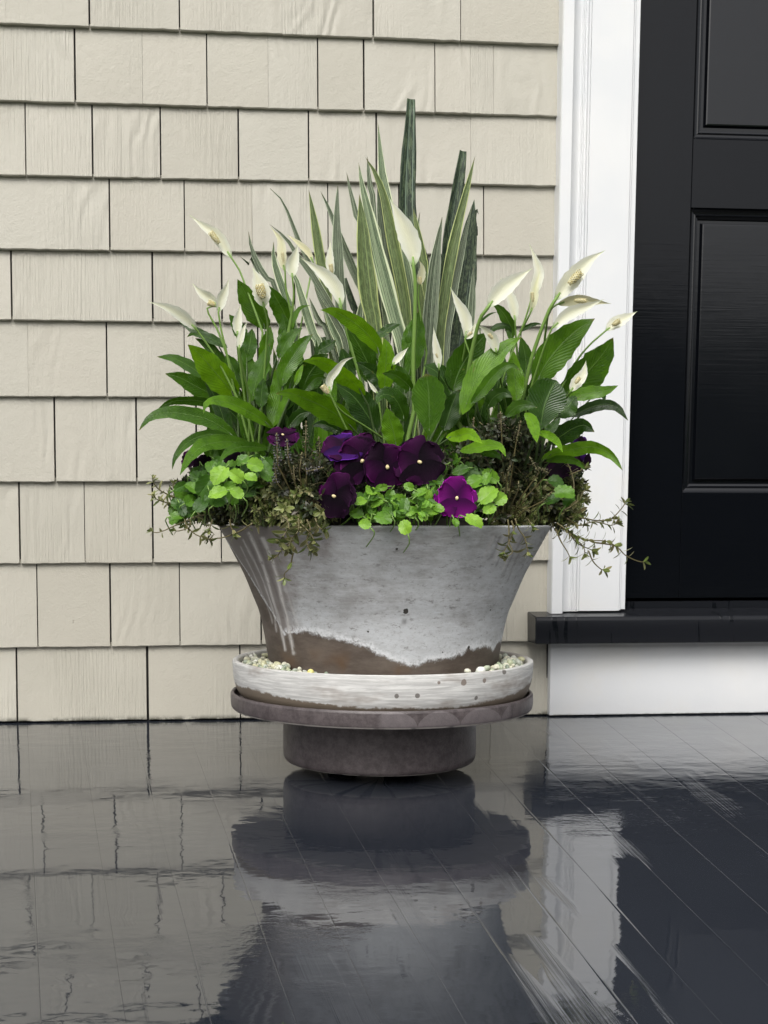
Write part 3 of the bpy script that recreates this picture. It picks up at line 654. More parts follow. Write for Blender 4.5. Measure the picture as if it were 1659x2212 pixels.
# grounds in front of the porch, seen only in reflections
b = MB(); b.add([(-150, -200, -0.45), (150, -200, -0.45), (150, 30, -0.45), (-150, 30, -0.45)], [(0, 1, 2, 3)]); g = b.build('ground', M['lawn'], None, False); tag(g, kind='structure')
v = []; f = []; NX, NZ = 60, 14
for i in range(NX + 1):
    for j in range(NZ + 1):
        x = -16 + 36 * i / NX; z = -0.45 + 2.9 * j / NZ
        v.append((x, -9 + 1.2 * (j / NZ) ** 3 * -1 + mnoise.noise(Vector((x * 1.3, z * 1.3, 2))) * 0.5, z + (mnoise.noise(Vector((x * .8, 3, 1))) * 0.5 if j == NZ else 0)))
for i in range(NX):
    for j in range(NZ): f.append((i * (NZ + 1) + j, (i + 1) * (NZ + 1) + j, (i + 1) * (NZ + 1) + j + 1, i * (NZ + 1) + j + 1))
hd = mesh('hedge', v, f, M['hedge'], None, True); tag(hd, 'clipped dark green hedge across the garden, outside the picture', 'hedge')

# ------------------------------------------------------------------ planter, saucer, stand
AX = P(829, 1130, -0.451); PX, PY = AX.x, AX.y
def lathe(name, prof, mat, parent, n=192, cx=0.0, attrs=None, closed=False, wob=0.0, uvh=True, sub=3):
    """prof: (radius, height) from the outside bottom round to the inside; UV = (angle turn, height)"""
    dense = []
    for (a, c) in zip(prof, prof[1:]):
        for j in range(sub): t = j / sub; dense.append((a[0] + (c[0] - a[0]) * t, a[1] + (c[1] - a[1]) * t))
    dense.append(prof[-1]); k = len(dense); v = []; uv = []; f = []
    for i in range(n + 1):
        u = i / n; th = (u - .5) * 2 * math.pi
        for (r, h) in dense:
            rr = r * (1 + wob * mnoise.noise(Vector((math.sin(th) * 1.6, math.cos(th) * 1.6, h * 6))))
            v.append((PX + cx + rr * math.sin(th), PY - rr * math.cos(th), h)); uv.append((u, h))
    for i in range(n):
        for j in range(k - 1):
            f.append((i * k + j, (i + 1) * k + j, (i + 1) * k + j + 1, i * k + j + 1))
    o = mesh(name, v, f, mat, parent, True, uv)
    if attrs:
        for an, fn in attrs.items():
            at = o.data.attributes.new(an, 'FLOAT', 'POINT')
            at.data.foreach_set('value', [float(fn((u_ - .5) * 360, h_)) for (u_, h_) in uv])
    try: o.data.set_sharp_from_angle(angle=math.radians(42))
    except Exception: pass
    return o
def smooth_prof(p, n): return [(q[0], q[1]) for q in catmull(p, n)]
def lerp_table(tab, x):
    if x <= tab[0][0]: return tab[0][1]
    for a, c in zip(tab, tab[1:]):
        if x <= c[0]: return a[1] + (c[1] - a[1]) * (x - a[0]) / (c[0] - a[0])
    return tab[-1][1]
def gauss(x, m, s): return math.exp(-((x - m) / s) ** 2)
# lower edge of the lime wash round the pot (degrees from the front, height)
EDGE = [(-180, .22), (-85, .30), (-72, .24), (-60, .186), (-50, .193), (-38, .1935), (-28, .190), (-18, .181), (-11, .172), (-5, .162), (1, .159), (8, .157), (13, .1625), (20, .164), (27, .166), (34, .172), (42, .174), (50, .174), (56, .168), (62, .176), (72, .176), (90, .18), (180, .2)]
outer = smooth_prof([(0.1495, 0.106), (0.1515, 0.13), (0.1533, 0.147), (0.1557, 0.162), (0.1594, 0.185), (0.1656, 0.2126), (0.1749, 0.236), (0.1857, 0.2626), (0.2005, 0.292), (0.2172, 0.3235)], 34)
pot_prof = [(0.0, 0.106)] + outer + [(0.2178, 0.3252), (0.2170, 0.3266), (0.2135, 0.3272), (0.2105, 0.3262), (0.2095, 0.324), (0.195, 0.296), (0.18, 0.27), (0.16, 0.22)]
def streak(th, h):
    s_ = 0
    for m, wd, h0, h1, a in ((-60.5, .8, .168, .318, 1), (-65, .6, .19, .31, .75), (-54, .9, .165, .312, .95), (-69.5, .5, .2, .3, .6), (-49.5, .5, .2, .26, .45),
                             (31, .45, .288, .316, .45), (36.5, .4, .282, .32, .5), (43, .45, .27, .315, .5), (48, .35, .262, .31, .35)):
        mm = m + 1.2 * math.sin(h * 40 + m) - (h - .24) * (-9 if m < 0 else 8)
        s_ = max(s_, a * gauss(th, mm, wd + .25 * math.sin(h * 130 + m) ** 2) * (1 if h0 < h < h1 else 0))
    return s_
def streak_dark(th, h):
    s_ = 0
    for m, h0, h1 in ((32.6, .286, .317), (38.2, .278, .32), (44.8, .268, .315), (49.5, .255, .3), (-62.2, .2, .31), (-56, .2, .31)):
        mm = m + 1.2 * math.sin(h * 40 + m) - (h - .24) * (-9 if m < 0 else 8)
        s_ = max(s_, .8 * gauss(th, mm, .5) * (1 if h0 < h < h1 else 0))
    s_ = max(s_, .9 * gauss(th, -4, 2.2) * gauss(h, .318, .007), .8 * gauss(th, 0.5, 1.1) * gauss(h, .312, .005), 1.4 * gauss(th, 0.6, 1.05) * gauss(h, .2115, .0034))
    return min(1, s_)
def wear(th, h):
    w_ = 1.1 * gauss(th, -68, 24) * (1 if h > .15 else 0) + .22 * gauss(h, .324, .018) * (.55 + .45 * gauss(th, 10, 60)) + .5 * gauss(th, 85, 25) + .45 * gauss(th, 38, 18) * gauss(h, .305, .02)
    w_ += .5 * gauss(th, -30, 20) * gauss(h, .30, .03) - .45 * gauss(th, -10, 26) * gauss(h, .215, .04) - .3 * gauss(th, 35, 20) * gauss(h, .21, .05)
    return w_
planter = lathe('planter_pot', pot_prof, M['pot'], None, 360, attrs=dict(edge=lambda t, h: lerp_table(EDGE, t), wear=wear, streak=streak, streak_dark=streak_dark), wob=0.006, sub=2)
tag(planter, 'large flared terracotta planter with chalky grey lime wash and brown base', 'planter')
# saucer
sp = smooth_prof([(0.150, 0.098), (0.178, 0.0985), (0.190, 0.104), (0.1965, 0.116), (0.1995, 0.13), (0.2005, 0.1465)], 22)
sp = [(0.0, 0.098)] + sp + [(0.2, 0.1492), (0.1982, 0.1503), (0.194, 0.1500), (0.1918, 0.148), (0.1905, 0.14), (0.186, 0.118), (0.14, 0.112), (0.0, 0.112)]
SEDGE = [(-180, .114), (-60, .119), (-40, .114), (-20, .1095), (0, .1075), (20, .108), (45, .114), (70, .125), (180, .116)]
saucer = lathe('saucer', sp, M['saucer'], None, 240, cx=-0.001, attrs=dict(edge=lambda t, h: lerp_table(SEDGE, t)), wob=0.008, sub=2)
tag(saucer, 'chalky white washed clay saucer filled with pale pebbles under the pot', 'saucer')
# stand: shallow dish on a drum
stand = empty('plant_stand', (PX - 0.003, PY, 0), 'dark brown clay plant stand with a wide dish on a drum', 'plant stand')
dp = smooth_prof([(0.1985, 0.0850), (0.2012, 0.088), (0.2022, 0.096), (0.2020, 0.1045)], 12)
dish = [(0.0, 0.0862), (0.13, 0.0860), (0.196, 0.0846)] + dp + [(0.2005, 0.1070), (0.1985, 0.1073), (0.197, 0.106), (0.1965, 0.1), (0.194, 0.0955), (0.0, 0.0955)]
lathe('dish', dish, M['stand'], stand, 200, cx=-0.0025, sub=2, attrs=dict(streak=lambda t, h: 1.0 if h < 0.0872 else 0.0))  # streak marks the dish's bottom edge for the painted glint
dr = smooth_prof([(0.1225, 0.0128), (0.1262, 0.0142), (0.1288, 0.0185), (0.1298, 0.026), (0.1297, 0.06), (0.1285, 0.0858)], 24)
lathe('drum', [(0.0, 0.0135), (0.121, 0.0125)] + dr, M['stand'], stand, 160, cx=-0.0045, sub=2, attrs=dict(streak=lambda t, h: 0.9 if h < 0.0146 else 0.0))  # same painted glint round the foot of the drum
for th in (15, 135, 255):
    b = MB(); cx_, cy_ = PX + 0.055 * math.sin(math.radians(th)), PY - 0.055 * math.cos(math.radians(th))
    b.tube([(cx_, cy_, 0.0012), (cx_, cy_, 0.0135)], 0.02, 16); b.build('foot', M['rubber'], stand, False)
# soil
v = [(PX, PY, .352)]; f = []
for i in range(48):
    for j in range(1, 9):
        a = i / 48 * 2 * math.pi; r_ = 0.2035 * j / 8; v.append((PX + r_ * math.cos(a), PY + r_ * math.sin(a), .315 + .037 * math.cos(j / 8 * math.pi / 2) + mnoise.noise(Vector((i * .7, j, 0))) * .004))
for i in range(48):
    f.append((0, 1 + i * 8, 1 + ((i + 1) % 48) * 8))
    for j in range(7): f.append((1 + i * 8 + j, 2 + i * 8 + j, 2 + ((i + 1) % 48) * 8 + j, 1 + ((i + 1) % 48) * 8 + j))
so = mesh('potting_soil', v, f, M['soil'], None); tag(so, 'dark potting soil inside the planter', 'soil', kind='stuff')
# pebbles
ICO = None
def ico(sub=1):
    import bmesh
    bm = bmesh.new(); bmesh.ops.create_icosphere(bm, subdivisions=sub, radius=1); vs = [v.co.copy() for v in bm.verts]; fs = [tuple(v.index for v in f.verts) for f in bm.faces]; bm.free(); return vs, fs
IV, IF = ico(2); IV1, IF1 = ico(1)
def blob(mb, c, s, rr, vs=None, fs=None, m=0, rough=.22):
    vs = vs or IV; fs = fs or IF
    rot = Matrix.Rotation(rr.uniform(0, 6.28), 3, Vector((rr.uniform(-1, 1), rr.uniform(-1, 1), rr.uniform(.2, 1))).normalized()); ph = rr.uniform(0, 90)
    mb.add([Vector(c) + rot @ Vector((q.x * s[0], q.y * s[1], q.z * s[2])) * (1 + rough * mnoise.noise(q * 1.1 + Vector((ph, 0, 0)))) for q in vs], fs, None, m)
b = MB(); rr = random.Random(5)
for i in range(900):
    th = rr.uniform(0, 2 * math.pi); r_ = 0.158 + 0.029 * math.sqrt(rr.random()); lay = rr.random(); s_ = rr.uniform(0.0026, 0.0046)
    hmax = .131 if math.cos(th) > .75 else .144
    blob(b, (PX + r_ * math.sin(th), PY - r_ * math.cos(th), .122 + (hmax - .119) * lay), (s_ * 1.25, s_, s_ * .8), rr, IV, IF)
for th0, r0, h0, n_ in ((-68, .172, .1475, 60), (66, .173, .1475, 54), (-48, .176, .1455, 16), (45, .176, .1465, 14)):
    for i in range(n_):
        th = math.radians(th0 + rr.uniform(-17, 17)); r_ = r0 + rr.uniform(-.013, .012); s_ = rr.uniform(.0028, .0048)
        blob(b, (PX + r_ * math.sin(th), PY - r_ * math.cos(th), h0 + rr.uniform(-.004, .0035)), (s_ * 1.3, s_, s_ * .85), rr, IV, IF)
pb = b.build('pebbles', M['pebble']); tag(pb, 'pale cream and green pebbles filling the saucer round the pot', 'pebbles', kind='stuff')
for nm, th, r_, h, s_, mt, lb in (('pebble', -37, .183, .1475, .0056, 'yellow_pebble', 'yellow pebble lying at the front left of the saucer rim'), ('pebble', 33, .182, .1485, .0058, 'white_pebble', 'round white pebble lying at the front right of the saucer rim')):
    b = MB(); t_ = math.radians(th); c = (PX + r_ * math.sin(t_), PY - r_ * math.cos(t_), h); blob(b, c, (s_ * 1.15, s_, s_ * .85), rr)
    o = b.build(nm, M[mt], origin=c); tag(o, lb, 'pebble')

# ------------------------------------------------------------------ plants
ZN = {'A': (450, 280, 2.37), 'B': (1100, 280, 2.4583), 'C': (1500, 750, 1.843), 'D': (440, 1100, 2.37), 'E': (1000, 1250, 2.5523),
      'F': (900, 950, 3.318), 'G': (1300, 950, 3.318), 'H': (1500, 1350, 2.5523), 'I': (450, 1350, 2.5523), 'J': (850, 550, 3.6875), 'K': (1150, 550, 3.6867)}
def zp(z, x, y):
    ox, oy, s_ = ZN[z]; return ((ox + x / s_) * K2, (oy + y / s_) * K2)
def zw(z, w_): return w_ / ZN[z][2] * K2
SOIL = .318
def line3(z, pts, d0, d1, n, bow=0.0):
    """a smooth 3-D line through the traced places; its distance runs from d0 (first) to d1 (last) in front of / behind the pot's axis"""
    p2 = catmull([zp(z, *p) for p in pts], n); out = []
    for i, (x, y) in enumerate(p2):
        t = i / n; out.append(P(x, y, PY + d0 + (d1 - d0) * t + bow * math.sin(math.pi * t)))
    return out
def frame(pts, i, roll):
    t = (pts[min(i + 1, len(pts) - 1)] - pts[max(i - 1, 0)]).normalized()
    V = (pts[i] - CAM).normalized()
    W = t.cross(V); W = W.normalized() if W.length > 1e-6 else Vector((1, 0, 0))
    W = Matrix.Rotation(roll, 3, t) @ W; N = W.cross(t).normalized()
    if N.dot(V) > 0: N = -N
    return t, W, N
def blade(mb, pts, hw, wfun, roll=0.0, fold=0.25, wave=0.0, cols=7, rr=None, m=0, twist=0.0, thick=0.0, curl=0.0):
    """a leaf blade along pts (base to tip); hw half width; UV u across, v along"""
    L = len(pts); rr = rr or R; ph = rr.uniform(0, 6); ph2 = rr.uniform(0, 6); fr = rr.uniform(1.6, 4.2)
    S = [-1 + 2 * k / (cols - 1) for k in range(cols)]; v = []; uv = []
    for i, p in enumerate(pts):
        t = i / (L - 1); rl = roll + twist * (t - .5); T, W, N = frame(pts, i, rl); c = max(.35, math.cos(rl)); ww = hw * wfun(t) / c
        for s_ in S:
            wv = wave * ww * (abs(s_) ** 2) * math.sin(fr * 2 * math.pi * t + (ph if s_ > 0 else ph2))
            edge = 1 + .06 * math.sin(t * 37 + ph) * (abs(s_) > .9) * (wave > 0)
            q = p + W * (s_ * ww * edge) + N * (fold * ww * abs(s_) ** 1.3 + wv - curl * ww * s_ * s_)
            v.append(q); uv.append((.5 + s_ / 2, t))
    f = []
    for i in range(L - 1):
        for k in range(cols - 1): f.append((i * cols + k, i * cols + k + 1, (i + 1) * cols + k + 1, (i + 1) * cols + k))
    if thick:
        b0 = len(v); nv = []
        for i, p in enumerate(pts):
            T, W, N = frame(pts, i, roll + twist * (i / (L - 1) - .5))
            for k in range(cols): nv.append(v[i * cols + k] - N * thick * (1 - .8 * abs(S[k]) ** 3))
        v += nv; uv += uv[:b0]; g = [tuple(b0 + q for q in reversed(ff)) for ff in f]
        for i in range(L - 1):
            g.append((i * cols, (i + 1) * cols, b0 + (i + 1) * cols, b0 + i * cols))
            a_ = i * cols + cols - 1; g.append((a_, b0 + a_, b0 + a_ + cols, a_ + cols))
        e = (L - 1) * cols
        for k in range(cols - 1): g.append((e + k, e + k + 1, b0 + e + k + 1, b0 + e + k))
        f += g
    mb.add(v, f, uv, m)
def w_lily(t, a=.70, c=.98):
    pk = a / (a + c); return (t ** a * (1 - t) ** c) / (pk ** a * (1 - pk) ** c)
def w_round(t): return (math.sin(math.pi * min(1, t ** 1.5)) ** .55) * 1.0 if t < 1 else 0
def w_snake(t): return (.8 + .2 * min(1, t / .35)) * (1 - max(0, (t - .3) / .7) ** 2.2) if t < 1 else 0
def w_cut(t): return .8 + .2 * min(1, t / .3) if t < .3 else 1.0 - .57 * ((t - .3) / .7) ** 1.9
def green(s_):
    """leaf base colours (inner shade painted in at the low end) from deep old (0) to fresh young (1)"""
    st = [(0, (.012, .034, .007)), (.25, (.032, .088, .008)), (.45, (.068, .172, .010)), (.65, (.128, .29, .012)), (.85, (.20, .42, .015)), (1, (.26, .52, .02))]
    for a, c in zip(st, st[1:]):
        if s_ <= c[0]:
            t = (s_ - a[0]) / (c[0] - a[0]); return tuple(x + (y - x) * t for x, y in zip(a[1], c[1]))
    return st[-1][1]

LILY = {}
for nm, px, dy_, lb in (('left', 560, 0.00, 'peace lily with long drooping leaves on the left side of the planter'),
                        ('middle', 850, -0.06, 'peace lily in the middle, one broad bright leaf in front of the sword leaves'),
                        ('right', 1130, -0.01, 'peace lily on the right of the planter, its flowers before the white casing')):
    c = P(px, 1120, PY + dy_); c.z = SOIL - .004; LILY[nm] = (empty('peace_lily', c, lb, 'plant', 'peace lilies in the planter'), c)
def which(x): return 'left' if x < 705 else 'middle' if x < 985 else 'right'
def add_leaf(z, pts, w_, shade, d0=-.08, d1=-.12, roll=None, wf=None, petiole=True, own=None, fold=.28, wave=.10, bow=0.0, tint=None, rr=R):
    """pts traced tip first"""
    pts = list(reversed(pts)); L3 = line3(z, pts, d0, d1, 16, bow)
    px = zp(z, *pts[0])[0]; o_, crown = LILY[own or which(px)]
    hw = 1.15 * zw(z, w_) / 2 * ((L3[8] - CAM).dot(fwd)) / F
    b = MB(); rl = rr.uniform(-.55, .55) if roll is None else roll
    blade(b, L3, hw, wf or w_lily, rl, fold, wave, 7, rr, 0, rr.uniform(-.3, .3), 0, .12)
    if petiole:
        base = crown + Vector((rr.uniform(-.03, .03), rr.uniform(-.02, .02), 0)); s_ = L3[0]; mid = (base + s_) / 2 + (s_ - base).length * .12 * Vector((0, 0, 1))
        if (s_ - base).length > .01:
            tp = [base, (base * 2 + s_) / 3 + Vector((0, 0, .01)), (base + s_ * 2) / 3 + Vector((0, 0, .008)), s_, L3[2]]
            b.tube([Vector(q) for q in catmull([tuple(q) for q in tp], 7)], [.0022] * 5 + [.0018, .0014, .0007], 5, 1)
    o = b.build('leaf', [M['leaf'], M['stalk_dark']], o_)
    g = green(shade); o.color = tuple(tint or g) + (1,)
    return o
LEAVES = [
 # zone, traced line from the tip, width, shade, start and end distance
 ('D', [(405, 50), (500, 130), (640, 290), (790, 460)], 190, .85, -.02, -.07), ('D', [(165, 145), (300, 160), (450, 240), (600, 370)], 80, .35, .02, .02),
 ('D', [(230, 275), (350, 310), (480, 380), (680, 480)], 125, .38, .0, -.03), ('D', [(145, 585), (260, 500), (400, 480), (560, 500), (700, 560)], 60, .33, -.01, -.03),
 ('D', [(25, 720), (110, 620), (240, 575), (400, 590), (560, 630), (700, 710), (810, 810)], 105, .42, -.03, -.06), ('D', [(525, 590), (560, 500), (680, 490), (820, 540), (950, 610), (1070, 695)], 95, .62, -.07, -.16),
 ('D', [(285, 1020), (310, 920), (400, 810), (520, 755), (640, 745), (760, 775)], 68, .34, -.04, -.09), ('D', [(345, 1060), (420, 930), (520, 835), (650, 805), (780, 805), (900, 835)], 100, .5, -.08, -.17),
 ('D', [(650, 970), (700, 895), (790, 845), (890, 840), (1030, 850)], 72, .42, -.10, -.18), ('D', [(560, 480), (700, 540), (800, 640), (880, 760)], 90, .16, .0, .0),
 ('D', [(990, 310), (975, 430), (970, 540)], 90, .28, -.06, -.06), ('D', [(1080, 230), (1110, 380), (1100, 520), (1060, 690)], 135, .55, -.05, -.05),
 ('D', [(1300, 150), (1260, 260), (1200, 400), (1170, 560)], 115, .42, -.03, -.03), ('D', [(1040, 40), (980, 220), (930, 350), (900, 490)], 115, .45, -.04, -.04),
 ('D', [(700, 120), (760, 250), (800, 400)], 130, .3, .01, .01), ('D', [(840, 80), (870, 220), (880, 420)], 120, .4, .0, .0),
 ('D', [(460, 0), (560, 60), (650, 180), (760, 330)], 90, .3, .03, .03),
 ('A', [(765, 1490), (830, 1600), (910, 1740), (1000, 1880)], 150, .5, .0, -.03), ('A', [(1000, 1535), (1040, 1600), (1110, 1720), (1190, 1890)], 130, .42, .02, .0),
 ('A', [(1328, 1692), (1250, 1712), (1195, 1800), (1140, 1920), (1060, 2060)], 50, .5, .0, .0), ('A', [(1020, 1850), (1000, 1950), (950, 2130)], 95, .55, -.03, -.03),
 ('A', [(1520, 1960), (1430, 1990), (1360, 2050)], 90, .25, .02, .02), ('A', [(375, 1940), (430, 1908), (560, 1950), (690, 2020)], 62, .28, .02, .03),
 ('A', [(300, 1800), (400, 1865), (520, 1930), (650, 2000)], 60, .22, .03, .05), ('A', [(1110, 1750), (1140, 1900), (1130, 2100)], 110, .38, .0, .0),
 ('A', [(880, 1870), (860, 1990), (830, 2130)], 110, .35, .0, .0), ('A', [(700, 1760), (760, 1850), (830, 2000)], 90, .3, .02, .02), ('A', [(1330, 1930), (1250, 2000), (1180, 2130)], 90, .5, -.02, -.02),
 ('F', [(470, 195), (600, 205), (740, 270), (900, 380), (1040, 520), (1150, 690)], 165, .78, -.08, -.13), ('F', [(760, 380), (880, 560), (980, 760), (1090, 1000)], 240, .34, -.04, -.04),
 ('F', [(275, 750), (420, 740), (580, 800), (700, 890), (840, 990), (960, 1120)], 150, .8, -.09, -.16), ('F', [(1155, 490), (1190, 620), (1180, 800), (1165, 1095)], 175, .82, -.10, -.12),
 ('F', [(-10, 1100), (130, 1090), (300, 1150), (500, 1240), (700, 1360), (870, 1510)], 215, .66, -.10, -.19), ('F', [(1085, 1215), (1120, 1130), (1200, 1110), (1300, 1180), (1400, 1400)], 170, .3, -.12, -.15),
 ('F', [(1190, 1250), (1225, 1380), (1265, 1520), (1300, 1680)], 200, .62, -.16, -.17), ('F', [(1540, 190), (1525, 400), (1490, 620), (1420, 930)], 200, .42, -.04, -.05),
 ('F', [(1490, 270), (1430, 450), (1375, 660)], 100, .5, -.04, -.04), ('F', [(1140, 880), (1270, 895), (1370, 960), (1475, 1070)], 120, .42, -.12, -.14),
 ('F', [(1340, 352), (1240, 378), (1150, 440), (1050, 480)], 85, .3, -.05, -.05), ('F', [(640, 520), (560, 580), (450, 640)], 120, .24, -.02, -.02),
 ('F', [(395, 455), (280, 555), (180, 700), (90, 850), (60, 1020)], 170, .52, -.06, -.06), ('F', [(285, 390), (190, 445), (100, 560), (20, 720)], 110, .46, -.04, -.04),
 ('F', [(250, 500), (205, 700), (180, 880), (130, 1060)], 180, .5, -.04, -.04), ('F', [(290, 780), (245, 880), (200, 1010)], 60, .7, -.07, -.07),
 ('F', [(560, 670), (450, 770), (350, 900), (280, 1080)], 250, .32, -.04, -.04), ('F', [(540, 930), (440, 930), (370, 990), (290, 1090)], 90, .36, -.07, -.07),
 ('F', [(385, 1290), (250, 1330), (130, 1460)], 120, .2, -.08, -.08), ('F', [(640, 1000), (830, 1130), (980, 1330), (1090, 1520)], 260, .17, -.07, -.08),
 ('F', [(380, 1450), (500, 1430), (680, 1510)], 90, .2, -.10, -.10), ('F', [(860, 760), (980, 830), (1090, 920), (1150, 1050)], 150, .22, -.05, -.05), ('F', [(700, 600), (760, 800), (800, 1000)], 160, .25, -.03, -.03),
 ('F', [(1250, 780), (1330, 900), (1400, 1100)], 170, .3, -.06, -.06),
 ('G', [(290, 885), (312, 1050), (322, 1250), (325, 1560)], 315, .44, -.14, -.15, 'round'), ('G', [(950, 440), (860, 540), (720, 730), (620, 930), (585, 1080)], 300, .34, -.08, -.08),
 ('G', [(1325, 488), (1190, 560), (1060, 680), (900, 850), (780, 1060), (680, 1330)], 220, .66, -.11, -.12), ('G', [(1300, 850), (1230, 795), (1130, 810), (1000, 930), (900, 1060), (770, 1210)], 120, .48, -.12, -.14),
 ('G', [(1240, 640), (1232, 780), (1250, 960), (1265, 1190)], 165, .68, -.09, -.09), ('G', [(1310, 480), (1345, 620), (1370, 800), (1330, 960)], 140, .3, -.05, -.05),
 ('G', [(1000, 120), (1090, 190), (1160, 290), (1210, 400), (1200, 530)], 115, .34, -.04, -.04), ('G', [(1215, 460), (1190, 390), (1130, 365), (1040, 385), (960, 450)], 60, .22, -.04, -.04),
 ('G', [(1540, 352), (1480, 345), (1400, 370), (1290, 430)], 45, .2, -.01, -.02), ('G', [(905, 1640), (830, 1580), (745, 1530), (620, 1560), (500, 1570)], 120, .95, -.20, -.26),
 ('G', [(1150, 1782), (1090, 1680), (960, 1660), (800, 1690), (650, 1720)], 110, .74, -.19, -.24), ('G', [(1110, 1825), (1060, 1765), (970, 1740), (870, 1750)], 70, .34, -.19, -.22),
 ('G', [(260, 790), (380, 850), (480, 960), (580, 1150)], 200, .24, -.08, -.08), ('G', [(1225, 1140), (1130, 1090), (1020, 1140), (940, 1260)], 130, .26, -.13, -.15),
 ('G', [(1490, 1252), (1390, 1225), (1270, 1240), (1140, 1350)], 120, .42, -.14, -.16), ('G', [(1488, 1635), (1465, 1490), (1425, 1380), (1350, 1310)], 110, .72, -.16, -.20),
 ('G', [(640, 1050), (560, 1250), (480, 1500)], 200, .2, -.08, -.08), ('G', [(900, 700), (880, 900), (800, 1150)], 160, .26, -.06, -.06), ('G', [(1100, 640), (1080, 850), (1050, 1100)], 180, .24, -.04, -.04),
 ('G', [(1060, 218), (980, 240), (900, 300), (840, 360)], 24, .2, -.02, -.02), ('G', [(1500, 695), (1440, 680), (1380, 690), (1300, 760)], 60, .3, -.02, -.02),
 ('C', [(805, 528), (710, 590), (610, 680), (520, 790), (440, 930)], 165, .48, -.05, -.07), ('C', [(915, 642), (850, 745), (760, 850), (680, 930), (600, 1010)], 175, .44, -.03, -.06),
 ('C', [(945, 930), (860, 965), (760, 978), (640, 1010)], 72, .6, -.07, -.10), ('C', [(575, 900), (540, 960), (500, 1060), (475, 1200)], 210, .24, -.12, -.12, 'round'),
 ('C', [(1005, 1142), (935, 1062), (850, 1045), (760, 1070), (650, 1120)], 60, .12, -.05, -.08), ('C', [(803, 1210), (740, 1170), (670, 1190), (600, 1235), (530, 1280)], 108, .16, -.10, -.14),
 ('C', [(972, 1442), (905, 1350), (800, 1300), (680, 1312), (560, 1335), (480, 1375)], 70, .66, -.13, -.20), ('C', [(755, 1440), (690, 1385), (600, 1370), (510, 1385)], 42, .46, -.13, -.18),
 ('C', [(612, 1332), (575, 1265), (510, 1222), (455, 1215)], 42, .74, -.16, -.20), ('C', [(690, 990), (650, 1050), (580, 1120)], 110, .28, -.09, -.09), ('C', [(600, 1120), (550, 1180), (500, 1240)], 50, .2, -.13, -.13),
 ('C', [(330, 900), (390, 1000), (420, 1150)], 130, .2, -.06, -.06), ('C', [(865, 1030), (850, 985), (800, 960)], 30, .2, -.05, -.05),
]
rl_ = random.Random(3)
for e in LEAVES:
    z, pts, w_, sh, d0, d1 = e[:6]; rnd_ = len(e) > 6
    add_leaf(z, pts, w_, sh, d0, d1, wf=(w_round if rnd_ else None), wave=.03 if rnd_ else .10, rr=rl_, roll=rl_.uniform(-.2, .2) if rnd_ else None)
# fill: leaves deeper in the mass, their shade put into a darker colour
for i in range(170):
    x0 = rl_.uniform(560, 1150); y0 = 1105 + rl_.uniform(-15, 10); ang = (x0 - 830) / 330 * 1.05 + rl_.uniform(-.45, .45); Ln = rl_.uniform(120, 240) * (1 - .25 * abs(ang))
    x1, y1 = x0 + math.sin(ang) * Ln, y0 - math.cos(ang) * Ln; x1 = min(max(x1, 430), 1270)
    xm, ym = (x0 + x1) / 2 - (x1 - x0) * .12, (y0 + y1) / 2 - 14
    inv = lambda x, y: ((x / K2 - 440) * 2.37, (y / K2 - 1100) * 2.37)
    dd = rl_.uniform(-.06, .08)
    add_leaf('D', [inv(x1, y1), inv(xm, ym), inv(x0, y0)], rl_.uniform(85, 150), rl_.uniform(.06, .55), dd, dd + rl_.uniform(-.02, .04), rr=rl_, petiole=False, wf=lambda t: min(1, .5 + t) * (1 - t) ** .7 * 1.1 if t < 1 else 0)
for i in range(46):   # short leaves close above the soil, coloured dark to stand in for shade
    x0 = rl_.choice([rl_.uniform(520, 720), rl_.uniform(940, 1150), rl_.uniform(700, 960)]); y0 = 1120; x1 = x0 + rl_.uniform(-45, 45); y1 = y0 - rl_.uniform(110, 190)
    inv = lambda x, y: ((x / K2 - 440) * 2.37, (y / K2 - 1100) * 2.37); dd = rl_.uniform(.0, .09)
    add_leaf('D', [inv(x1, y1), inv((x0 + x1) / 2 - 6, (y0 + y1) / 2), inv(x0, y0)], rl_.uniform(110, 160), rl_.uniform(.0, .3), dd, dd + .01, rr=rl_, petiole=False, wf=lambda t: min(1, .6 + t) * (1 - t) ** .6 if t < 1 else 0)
def fill_up(n_, xa, xb, yb0, yb1, yt0, yt1, lean, da, db, w0, w1, s0, s1):
    for _ in range(n_):
        x0 = rl_.uniform(xa, xb); y0 = rl_.uniform(yb0, yb1); y1 = rl_.uniform(yt0, yt1); x1 = x0 + (x0 - (xa + xb) / 2) * lean + rl_.uniform(-25, 25)
        inv = lambda x, y: ((x / K2 - 440) * 2.37, (y / K2 - 1100) * 2.37); dd = rl_.uniform(da, db); bend = rl_.uniform(-18, 18)
        add_leaf('D', [inv(x1 + bend, y1), inv((x0 + x1) / 2 - bend * .4, (y0 + y1) / 2), inv(x0, y0)], rl_.uniform(w0, w1), rl_.uniform(s0, s1), dd, dd + rl_.uniform(-.02, .02), rr=rl_)
fill_up(34, 545, 700, 960, 1050, 720, 850, .35, -.03, .05, 90, 130, .12, .6)
fill_up(14, 480, 600, 980, 1050, 800, 900, .8, -.03, .04, 80, 115, .1, .45)
fill_up(22, 720, 960, 980, 1060, 790, 900, .1, -.03, .03, 100, 150, .1, .5)
fill_up(34, 970, 1160, 980, 1050, 790, 900, .35, -.05, .04, 100, 140, .1, .55)
fill_up(14, 960, 1130, 1020, 1090, 880, 960, .2, -.02, .05, 110, 150, .0, .25)
